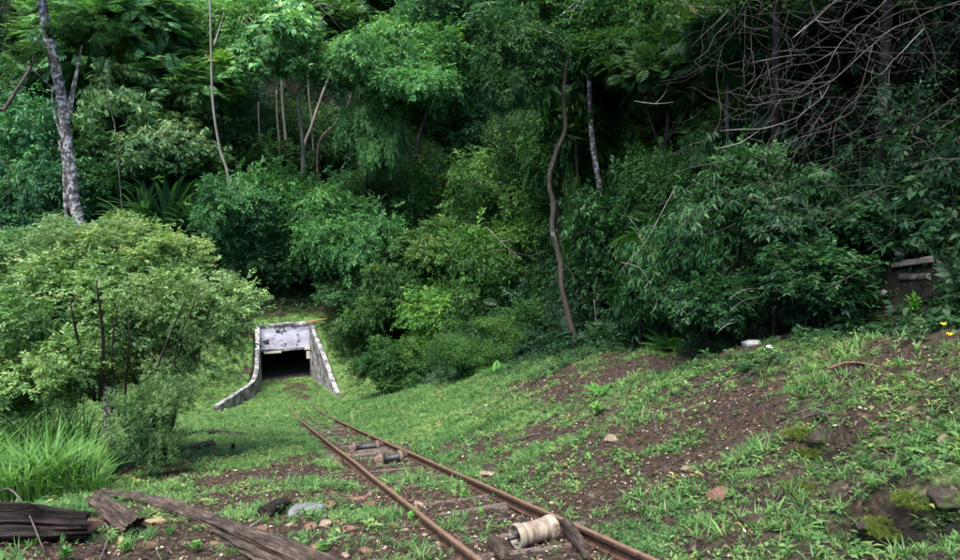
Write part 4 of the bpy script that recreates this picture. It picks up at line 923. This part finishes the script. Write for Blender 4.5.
log('long fibrous weathered timber running from mid left to the bottom edge', [(100, 497, .05), (150, 508, .06), (205, 528, .07), (262, 552, .06), (330, 580, .04)], .12, .17, M_wood_old, 64, .6, 7, flat=.6, segs=16)
log('red-brown stub of rotten wood at the end of the dark log', [(72, 540, .08), (98, 530, .05)], .11, .06, M_brick_rock, 14, .3, 9, name='wood_stub', cat='wood')
log('dark half-buried beam farther up the left path, upper one', [(172, 441, .05), (206, 434, .06), (248, 436, .03)], .10, .06, M_wood_dark, 14, .35, 11, name='beam', cat='beam')
log('brown broken beam below the half-buried dark one on the left path', [(168, 455, .04), (190, 450, .06), (214, 446, .08)], .06, .10, M_wood_old, 14, .35, 12, name='beam', cat='beam')
log('small upright dark peg left of the dark beams end', [(233, 452, .0), (233.4, 451.6, .22)], .06, .05, M_wood_dark, 10, .2, 13, name='stump', cat='stump')
log('dark knobbly piece of root left of the flat slate', [(262, 519, .05), (276, 512, .09), (288, 506, .05)], .08, .05, M_wood_dark, 14, .5, 14, name='root_piece', cat='root')
log('twisted grey-brown knot of wood on the near bank', [(806, 424, .06), (816, 421, .07), (828, 420, .05)], .05, .04, M_bark, 14, .35, 15, name='wood_knot', cat='wood')
log('dark beam lying in the shade above the log pile edge', [(925, 304, .1), (962, 300, .1)], .07, .07, M_wood_dark, 10, .3, 17, name='beam', cat='beam')
for i, (a, lab) in enumerate(((((893, 272, .12), (934, 268, .14)), 'whitish top log of the small pile in the dark right-hand wood'), (((900, 281, .06), (930, 280, .06)), 'lower grey log of the small pile in the dark right-hand wood'))):
    log(lab, list(a), .055, .06, M_bark_pale if i == 0 else M_bark, 12, .3, 20+i)
# bent sticks
def stick(label, pts, r, mat, name='stick', s=None, sag=0, cat='stick', group=None, tip=.5, segs=5, extra=()):
    def P(x): return at_s(x[0], x[1], s if len(x) < 3 else x[2]) if s else on(x[0], x[1], x[2] if len(x) > 2 else .02)
    Q = [P(x) for x in pts]; c = Q[0].copy(); bm = bmesh.new()
    tube(bm, catmull([q-c for q in Q], segs), lambda u: r*(1-(1-tip)*u)*min(1, .35+5*u), 5, .25, int(pts[0][0]))
    for e in extra: tube(bm, catmull([P(x)-c for x in e], 4), lambda u: r*.5*(1-.7*u), 4, .2)
    o = bm_obj(name, bm, mat, None, c); props(o, label, cat, group); return o
stick('thin brown bent twig propped over the dark rotten log', [(0, 512, .32), (14, 524, .36), (30, 538, .26), (45, 556, .03)], .012, M_twig)
stick('grey curving root below the split log', [(98, 523, .03), (108, 532, .05), (108, 545, .04), (100, 562, .02)], .016, M_twig, name='root', cat='root')
stick('short pale stick on the long fibrous timber', [(250, 541, .16), (262, 534, .17)], .018, M_twig_pale)
stick('straight brown stick on the litter of the right bank', [(640, 398), (700, 386), (760, 372)], .02, M_twig)
stick('long thin brown stick across the upper right bank', [(700, 380), (745, 362), (790, 350), (845, 340)], .018, M_wood_old)
stick('reddish-brown bark strip on the upper right bank', [(826, 372, .04), (850, 366, .05), (880, 369, .03)], .03, M_brick_rock, name='bark_strip', cat='bark')
stick('thin stick lying on the bank above the mossy clump', [(790, 418, .04), (830, 408, .05), (868, 404, .04)], .014, M_twig)
stick('pale stick low on the bank right of the rail', [(640, 545, .02), (680, 552, .03), (712, 557, .02)], .012, M_wood_old)
stick('brown twig on the bank left of the reddish block', [(648, 404, .03), (652, 418, .05), (658, 436, .03)], .012, M_twig)
stick('thin twig leaning up from the roadside right of the roller', [(648, 380, .03), (690, 388, .04)], .012, M_twig)
stick('pale stick on the left bank beside the tall grass', [(18, 487, .03), (38, 490, .04)], .025, M_twig_pale)
stick('thin branch on the grassy bank above the rail', [(500, 446, .03), (530, 438, .05), (556, 432, .03)], .022, M_twig)
# ------------------------------------------------------------------ stones
def rock(label, px, py, size, mat, seed, name='stone', dz=.3, rz=0, cuts=3, rough=.5, group=None):
    bm = bmesh.new(); bmesh.ops.create_icosphere(bm, subdivisions=cuts, radius=1); rr = random.Random(seed)
    pl = [(Vector((rr.gauss(0, 1), rr.gauss(0, 1), rr.gauss(0, .8))).normalized(), rr.uniform(.5, .85)) for _ in range(9)]
    for v in bm.verts:
        for n, d in pl:
            e = v.co.dot(n)-d
            if e > 0: v.co -= n*e
        v.co *= 1+rough*.3*(float(noise(v.co.x*3, v.co.y*3, v.co.z*3, seed))-.5)
        v.co = Vector((v.co.x*size[0], v.co.y*size[1], v.co.z*size[2]))
    g = at_ground(px, py); g.z += size[2]*dz
    o = bm_obj(name, bm, mat, None, g, False); o.rotation_euler = (rr.uniform(-.15, .15), rr.uniform(-.15, .15), rz); props(o, label, 'stone', group)
rock('flat lavender-grey slate lying left of the rail', 306, 516, (.24, .20, .08), M_slate, 1, dz=.95, rz=.5, cuts=2)
rock('dark lump of rock just left of the flat slate', 276, 512, (.13, .10, .10), M_dark_rock, 2)
rock('rounded reddish stone between the slate and the left rail', 370, 507, (.09, .07, .07), M_brick_rock, 3)
rock('flat ochre stone beside the end of the split log', 156, 523, (.12, .07, .03), M_yellow_rock, 4, dz=.9)
rock('small orange stone below the split log', 122, 541, (.05, .04, .035), M_yellow_rock, 5)
rock('pinkish stone at the bottom edge beside the long timber', 258, 556, (.09, .06, .05), M_tan_rock, 6)
rock('square reddish block standing out of the right bank', 720, 499, (.14, .10, .10), M_brick_rock, 7, dz=.35, cuts=2)
rock('tan stone on the bank above the reddish block, left', 690, 470, (.11, .08, .05), M_tan_rock, 8)
rock('tan leaf-shaped stone high on the near bank at the right', 942, 442, (.07, .05, .06), M_tan_rock, 9)
rock('larger white stone at the edge of the right-hand wood', 753, 346, (.24, .15, .09), M_white_rock, 10)
rock('smaller white stone right of the larger white one', 777, 339, (.19, .10, .06), M_white_rock, 11)
rock('third white stone, lowest of the white group', 770, 349, (.10, .08, .05), M_white_rock, 12)
rock('brown stone in the middle of the mid bank litter', 612, 440, (.14, .1, .06), M_tan_rock, 13)
rock('pale stone at the upper end of the small log pile', 899, 264, (.10, .09, .09), M_white_rock, 14, dz=2.2)
rock('small white block below the small log pile', 884, 295, (.08, .06, .05), M_white_rock, 15, dz=.8)
rock('flat brown stone between the left rail and the reddish one', 352, 500, (.22, .12, .03), M_brick_rock, 16)
rock('small tan stone just below the flat slate', 326, 524, (.09, .06, .04), M_tan_rock, 17)
rock('low earthy rock at the left foot of the bank by the rail', 496, 470, (.3, .2, .07), M_dark_rock, 18)
rock('pinkish flat stone at the very foot of the bank by the rail', 488, 474, (.14, .08, .04), M_tan_rock, 19)
rock('dark earthy outcrop on the bank under the mossy clump', 820, 442, (.13, .10, .13), M_dark_rock, 20, dz=.1)
rock('dark rock deep in the hollow at the lower right', 868, 528, (.14, .10, .08), M_dark_rock, 21, dz=0)
rock('large dark rock at the bottom right corner', 925, 552, (.16, .12, .09), M_dark_rock, 22, dz=0)
rock('brown earthy rock low on the near bank below the block', 756, 524, (.16, .1, .07), M_dark_rock, 23)
rock('dark mossy earth lump jutting from the bank at the right edge', 948, 495, (.15, .11, .09), M_dark_rock, 31, dz=-.1, cuts=4, rough=1.2)
MORE = [(238, 505), (250, 521), (262, 530), (290, 525), (312, 527), (338, 522), (350, 530), (365, 520), (385, 515), (405, 530), (410, 545), (385, 548), (365, 552), (345, 556), (430, 553), (300, 552), (240, 545), (225, 520), (200, 515), (188, 545), (150, 545), (205, 500), (268, 490), (330, 480)]
for i, (px, py) in enumerate(tuple(MORE)+((330, 505), (345, 512), (400, 512), (420, 505), (392, 526), (372, 538), (440, 545), (340, 536), (300, 535), (230, 532), (215, 545), (425, 535), (318, 547), (280, 537), (455, 520))):
    rr = random.Random(i+50); k = rr.uniform(.02, .075)
    rock('small broken brick-coloured stone in the soil left of the track', px, py, (k*1.3, k, k*.6), [M_brick_rock, M_tan_rock][i % 2], 60+i, cuts=2, group='small stones left of the track')
# ------------------------------------------------------------------ moss clumps
def moss(label, px, py, rad, n, seed):
    r = np.random.default_rng(seed); g = at_ground(px, py); d = nrm(r.normal(0, 1, (n, 3))+[0, 0, .2]); k = noise(d[:, 0]*3+5, d[:, 1]*3, d[:, 2]*3, seed)
    P = d*(rad*(.5+.8*k))[:, None]*[1.5, 1.2, .32]; X = d+r.normal(0, .4, (n, 3)); Vq, tt = instance('blade', P, X, d, r.uniform(.025, .05, n), .3+.6*k, seed)
    o = bpy.data.objects.new('moss_clump', quads_mesh('moss_clump', Vq, tt, M_moss)); link(o); o.location = g; props(o, label, 'moss', 'yellow-green moss clumps')
moss('brightest yellow-green moss clump on the near bank beside the driftwood', 806, 434, .13, 900, 1)
moss('moss hanging lower on the bank below the brightest clump', 812, 452, .10, 500, 2)
moss('moss clump left of the mossy dark stump', 914, 500, .10, 500, 3)
moss('moss on the lip of the hollow at the lower right', 890, 528, .12, 600, 4)
moss('olive moss patch on the bank under the outcrop', 806, 490, .14, 600, 5)
# individual bright herbs
def plant(label, px, py, size, kind, n, seed, color, s=None, cat='plant', name='leafy_plant'):
    r = np.random.default_rng(seed); b = at_ground(px, py) if s is None else at_s(px, py, s)
    a = r.uniform(0, 6.28, n); P = np.stack([.25*size*np.cos(a), .25*size*np.sin(a), r.uniform(0, .5, n)*size], 1); X = np.stack([np.cos(a), np.sin(a), .6+0*a], 1); Z = np.tile([0, 0, 1.], (n, 1))+r.normal(0, .2, (n, 3))
    Vq, tt = instance(kind, P, X, Z, size*r.uniform(.5, .9, n), r.uniform(.4, .8, n), seed, .06)
    o = bpy.data.objects.new(name, quads_mesh(name, Vq, tt, M_leaf)); link(o); o.location = b; o.color = (*color, 1); props(o, label, cat)
plant('glossy-leaved weed growing against the left rail near the brown stones', 396, 498, .17, 'herb', 7, 1, (1.5, 1.9, 1.2))
plant('tuft of weed on the left side of the rail below the first', 412, 520, .14, 'herb', 5, 2, (1.4, 1.8, 1.1))
plant('bright weed at the left foot of the rail opposite the sleepers', 480, 515, .13, 'blade', 6, 3, (1.4, 1.8, 1.1))
plant('leafy weed between the rails above the sunken sleepers', 465, 498, .16, 'herb', 7, 4, (1.4, 1.8, 1.1))
plant('bright broad-leaved plant on the bank beside the brown patch', 598, 415, .24, 'herb', 9, 5, (1.3, 1.8, 1.1))
plant('light-green leafy sprig below the small log pile', 915, 312, .3, 'herb', 10, 6, (1.5, 2.2, 1.1))
plant('weed under the short split log', 126, 552, .14, 'herb', 9, 7, (1.2, 1.6, 1.2))
plant('weed with narrow leaves by the ochre stone', 170, 535, .13, 'blade', 9, 8, (1.1, 1.5, 1.1))
plant('low weed at the foot of the dark rotten log', 66, 560, .16, 'herb', 9, 9, (1.0, 1.5, 1.2))
plant('weed between the long timber and the bottom edge', 196, 552, .14, 'herb', 8, 10, (1.2, 1.6, 1.1))
plant('weed growing at the edge of the long fibrous timber', 320, 552, .13, 'herb', 8, 11, (1.2, 1.6, 1.1))
plant('fresh weed between the rails beside the pale roller', 497, 500, .12, 'herb', 6, 12, (1.4, 1.8, 1.1))
def flower(label, px, py):
    b = at_ground(px, py); root = empty('yellow_flower', b, label, 'flower', 'tiny yellow flowers'); bm = bmesh.new(); tube(bm, [Vector((0, 0, -.02)), Vector((0, 0, .1)), Vector((.01, 0, .2))], lambda u: .004, 5); bm_obj('stem', bm, M_stem, root)
    bm = bmesh.new(); bmesh.ops.create_circle(bm, cap_ends=True, segments=10, radius=.035); 
    for v in bm.verts: v.co.z += .012*math.sin(v.index*2.5)
    r_ = bmesh.ops.extrude_face_region(bm, geom=bm.faces[:]); [setattr(v.co, 'z', v.co.z+.012) for v in r_['geom'] if isinstance(v, bmesh.types.BMVert)]
    bm_obj('petals', bm, M_yellow, root, Vector((.01, 0, .2)), False)
M_yellow = solid('yellow_petal', [(.3, (.7, .55, .02)), (.7, (.8, .68, .04))], 8); M_stem = solid('green_stem', [(.3, (.05, .12, .03)), (.7, (.08, .18, .04))], 8)
flower('yellow flower at the right edge of the bank', 947, 351); flower('smaller yellow flower just up-left of the other', 941, 340)
# ------------------------------------------------------------------ bare branches and vines at the upper right
G_B = 'bare branches hanging in the right-hand wood'
def br(label, pts, w_, mat=M_twig, s=10.5, extra=(), name='bare_branch'):
    r_ = random.Random(int(pts[0][0]*7+pts[0][1])); P = [(x, y) for x, y in pts]; Q = []
    for (a, b), (c, d) in zip(P, P[1:]):
        n = max(1, int(math.hypot(c-a, d-b)/14))
        for i in range(n): u = i/n; Q.append((a+(c-a)*u+r_.uniform(-1.3, 1.3)*(i > 0), b+(d-b)*u+r_.uniform(-1.3, 1.3)*(i > 0), s+r_.uniform(-.1, .1)))
    Q.append((*P[-1], s)); extra = [[(x, y, s) for x, y in e] for e in extra]
    for k in range(1, len(Q)-1):   # short forking side twigs
        if r_.random() < .55:
            x, y, z = Q[k]; a = math.atan2(Q[k+1][1]-y, Q[k+1][0]-x)+r_.choice([-1, 1])*r_.uniform(.4, 1.0); L = r_.uniform(8, 26); w = r_.uniform(-.4, .4)
            extra.append([(x, y, z), (x+math.cos(a)*L*.5, y+math.sin(a)*L*.5, z+r_.uniform(-.2, .2)), (x+math.cos(a+w)*L, y+math.sin(a+w)*L+2, z+r_.uniform(-.3, .3))])
    pts = Q; segs = 2
    return stick(label, pts, w_*.16*mpp(s), mat, name=name, s=s, cat='branch', group=G_B, segs=2, tip=.3, extra=extra)
br('long bare branch sweeping down from the top right and out to the left, uppermost', [(905, -30), (886, 0), (856, 27), (835, 51), (825, 71), (801, 92), (754, 98), (727, 92)], 4, M_twig, 10, extra=([(835, 51), (815, 62), (790, 66), (765, 75)], [(801, 92), (780, 90), (760, 86)]))
br('thickest bare branch crossing from the right edge to the left, long arc', [(985, -8), (924, 14), (896, 27), (862, 54), (832, 81), (798, 98), (747, 105), (730, 92)], 5, M_twig, 10.5, extra=([(862, 54), (880, 40), (905, 30)], [(832, 81), (810, 84), (785, 80), (760, 78)]))
br('pale kinked bare branch below the thick one', [(924, 29), (903, 51), (880, 75), (862, 68)], 3, M_twig_pale, 9.8)
br('thin vine dropping along the right side in an S-curve', [(905, -20), (912, 0), (924, 27), (934, 51), (937, 85), (962, 112)], 3, M_twig, 9.5)
br('bare branch forming the lower arc to the left', [(720, 131), (761, 129), (798, 117), (822, 98), (829, 85)], 3, M_twig_pale, 10.2)
br('pale end of a bare branch pointing left, lowest arc', [(715, 149), (740, 143), (761, 129)], 3, M_twig_pale, 10.2)
br('straight pale stub branch high in the vine tangle', [(750, 63), (788, 56), (839, 54)], 4, M_twig, 10.8)
br('short thick branch at the top leading into the tangle', [(793, 38), (815, 20), (842, -4)], 4, M_twig_pale, 10.8)
br('thin hanging vine left of the tangle centre', [(767, 61), (771, 88), (768, 112), (750, 129)], 2, M_twig, 10.4)
br('thin hanging vine in the tangle, swinging left at its foot', [(873, 45), (862, 85), (852, 112), (832, 122), (800, 134)], 2.6, M_twig, 10.2)
br('dark diagonal twig falling from the tangle towards lower left', [(830, 100), (808, 136), (778, 180), (760, 205)], 2.2, M_twig, 11)
br('curved bare twig at the right edge, upper', [(964, 112), (940, 128), (924, 170), (922, 182)], 2.4, M_twig, 9.3, extra=([(940, 128), (935, 105), (925, 95)],))
br('forked bare twig low at the right edge', [(970, 160), (940, 158), (925, 142), (912, 136)], 2.2, M_twig_pale, 9.3, extra=([(940, 158), (950, 180), (956, 205)],))
br('long slanting twig between the tangle and the right edge', [(968, 90), (938, 110), (914, 128), (896, 160), (890, 176)], 2.2, M_twig, 9.8)
br('bare arc near the top edge right of the olive tree', [(680, 0), (690, 6), (720, 7)], 2.5, M_twig_pale, 14)
br('slanting twig at the top right of the olive-leaved tree', [(730, 8), (708, 30), (690, 48)], 2.4, M_twig, 14)
br('short pale horizontal dead branch beside the lichen-patched trunk', [(634, 101), (655, 104), (674, 102)], 3, M_twig_pale, 15)
br('crossed bare branch with a leafy tip, falling to lower left', [(676, 186), (663, 210), (646, 241), (617, 277)], 3, M_twig_pale, 13.6, extra=([(646, 241), (640, 232), (630, 218)],))
br('darker bare branch crossing behind the leafy-tipped one', [(628, 216), (650, 246), (664, 268)], 2.6, M_twig, 13.8)
br('bare zigzag stem below the crossed branches', [(620, 262), (640, 268), (650, 285), (657, 302), (651, 313)], 3, M_twig_pale, 13.5)
br('pale dead branch in the bright shrubs left of the twisted trunk', [(487, 227), (500, 241), (514, 253), (524, 261)], 3, M_twig_pale, 20)
br('thin curved twig crossing the bright shrubs', [(482, 252), (505, 250), (530, 256), (548, 250)], 2, M_twig, 20)
br('short pale branch pointing up-left above the log pile', [(848, 253), (858, 260), (867, 267)], 3, M_twig_pale, 9.8)
br('long bare stem leaning across the dark shrubs to the log pile', [(824, 289), (845, 279), (862, 270), (888, 262)], 3, M_twig, 9.8)
br('bare twigs fanned out behind the white stones', [(728, 300), (742, 290), (758, 288)], 2.5, M_twig_pale, 11.6, extra=([(730, 310), (745, 300), (765, 296)], [(735, 296), (748, 305), (760, 318)], [(740, 286), (752, 300), (766, 306)]))
br('bent pale stick at the foot of the dark shrub by the white stones', [(716, 334), (726, 325), (737, 322)], 3, M_twig_pale, 11.5)
br('hanging liana, thin and straight, at the top of the wood', [(746, -20), (745, 40), (744, 96), (746, 130)], 2.2, M_twig, 12, name='liana')
br('thin loose vine right of the twisted trunk', [(578, 290), (570, 270), (560, 262)], 2, M_twig, 18, name='liana')
br('curved twig at the right edge above the bank', [(965, 385), (950, 392), (938, 402)], 4, M_twig_pale, 6.4)
br('grey branch across the top right corner', [(985, 2), (945, 6), (905, 10), (880, 22), (862, 28)], 6, M_bark_dark, 10)
br('second dark branch under the corner branch', [(985, 30), (940, 22), (900, 30), (862, 24)], 4, M_bark_dark, 10.3)
br('whitish thin branch at the top of the whorl-leaved tree', [(296, 14), (318, 4), (330, 6), (343, 12)], 2.5, M_twig_pale, 60)
# uncountable fine twigs of the tangle
def tangle():
    r = np.random.default_rng(4); bm = bmesh.new()
    for i in range(520):
        px, py = r.uniform(700, 985), r.uniform(-10, 260); 
        if r.random() > np.interp(px, [700, 760, 860, 980], [.25, .8, 1, 1])*np.interp(py, [0, 120, 200, 260], [1, 1, .5, .2]): continue
        s = r.uniform(9.3, 13.5); p = at_s(px, py, s); d = Vector((r.normal(-.5, .8), r.normal(0, .5), r.normal(-.25, .55))).normalized(); L = r.uniform(.5, 1.8); Q = [p]
        for k in range(4): d = (d+Vector(r.normal(0, .42, 3))+Vector((0, 0, -.05))).normalized(); Q.append(Q[-1]+d*L/4)
        rr = r.uniform(.0012, .004); tube(bm, catmull(Q, 2), lambda u: rr*(1-.6*u), 4, 0, 0, False)
    o = bm_obj('twig_tangle', bm, M_twig, None); props(o, 'fine bare twigs and vines tangled in front of the dark right-hand trees', 'twigs', None, 'stuff')
    bm = bmesh.new()
    for i in range(420):
        s = r.uniform(3, 16); t = r.uniform(-4.5, 10.4); 
        if 1.6 < t < 3.1: continue
        p = stw(s, t, float(H(s, t))+.03); a = r.uniform(0, 6.28); L = r.uniform(.1, .5); Q = []
        for k in range(4): q = p+Vector((math.cos(a), math.sin(a), 0))*L*k/3; a += r.normal(0, .2); q.z = gz(q)+.02+r.uniform(0, .02); Q.append(q)
        rr = r.uniform(.003, .008); tube(bm, Q, lambda u: rr*(1-.4*u), 4, 0, 0, False)
    o = bm_obj('fallen_twigs', bm, M_twig, None); props(o, 'small fallen twigs on the bank and the path', 'twigs', None, 'stuff')
tangle()


# ------------------------------------------------------------------ light, sky, camera
SUN_EL, SUN_AZ = R(66), R(205)     # azimuth measured from +Y clockwise
w = bpy.data.worlds.new('World'); sc.world = w; w.use_nodes = True; nt = w.node_tree; nt.nodes.clear()
sky = nt.nodes.new('ShaderNodeTexSky'); sky.sky_type = 'NISHITA'; sky.sun_disc = False; sky.sun_elevation = SUN_EL; sky.sun_rotation = SUN_AZ
bg = nt.nodes.new('ShaderNodeBackground'); bg.inputs[1].default_value = .08; nt.links.new(sky.outputs[0], bg.inputs[0])
ow = nt.nodes.new('ShaderNodeOutputWorld'); nt.links.new(bg.outputs[0], ow.inputs[0])
sd = bpy.data.lights.new('sun', 'SUN'); sd.energy = 1.5; sd.angle = R(40); sd.color = (1, .95, .86)
so = bpy.data.objects.new('sun', sd); link(so)
dirv = Vector((math.sin(SUN_AZ)*math.cos(SUN_EL), math.cos(SUN_AZ)*math.cos(SUN_EL), math.sin(SUN_EL)))
so.rotation_euler = dirv.to_track_quat('Z', 'Y').to_euler()
cd = bpy.data.cameras.new('camera'); cam = bpy.data.objects.new('camera', cd); link(cam)
cam.location = (0, 0, EYE); cam.rotation_euler = (R(90)-PITCH, 0, 0); cd.sensor_width = 36; cd.lens = 36*F/960; cd.clip_end = 600; cd.clip_start = .05
sc.camera = cam
sc.view_settings.view_transform = 'Standard'; sc.view_settings.look = 'None'; sc.view_settings.gamma = 1; sc.view_settings.use_curve_mapping = False
sc.view_settings.exposure = 2.5
sc.cycles.max_bounces = 8; sc.cycles.diffuse_bounces = 3; sc.cycles.transmission_bounces = 4; sc.cycles.glossy_bounces = 2
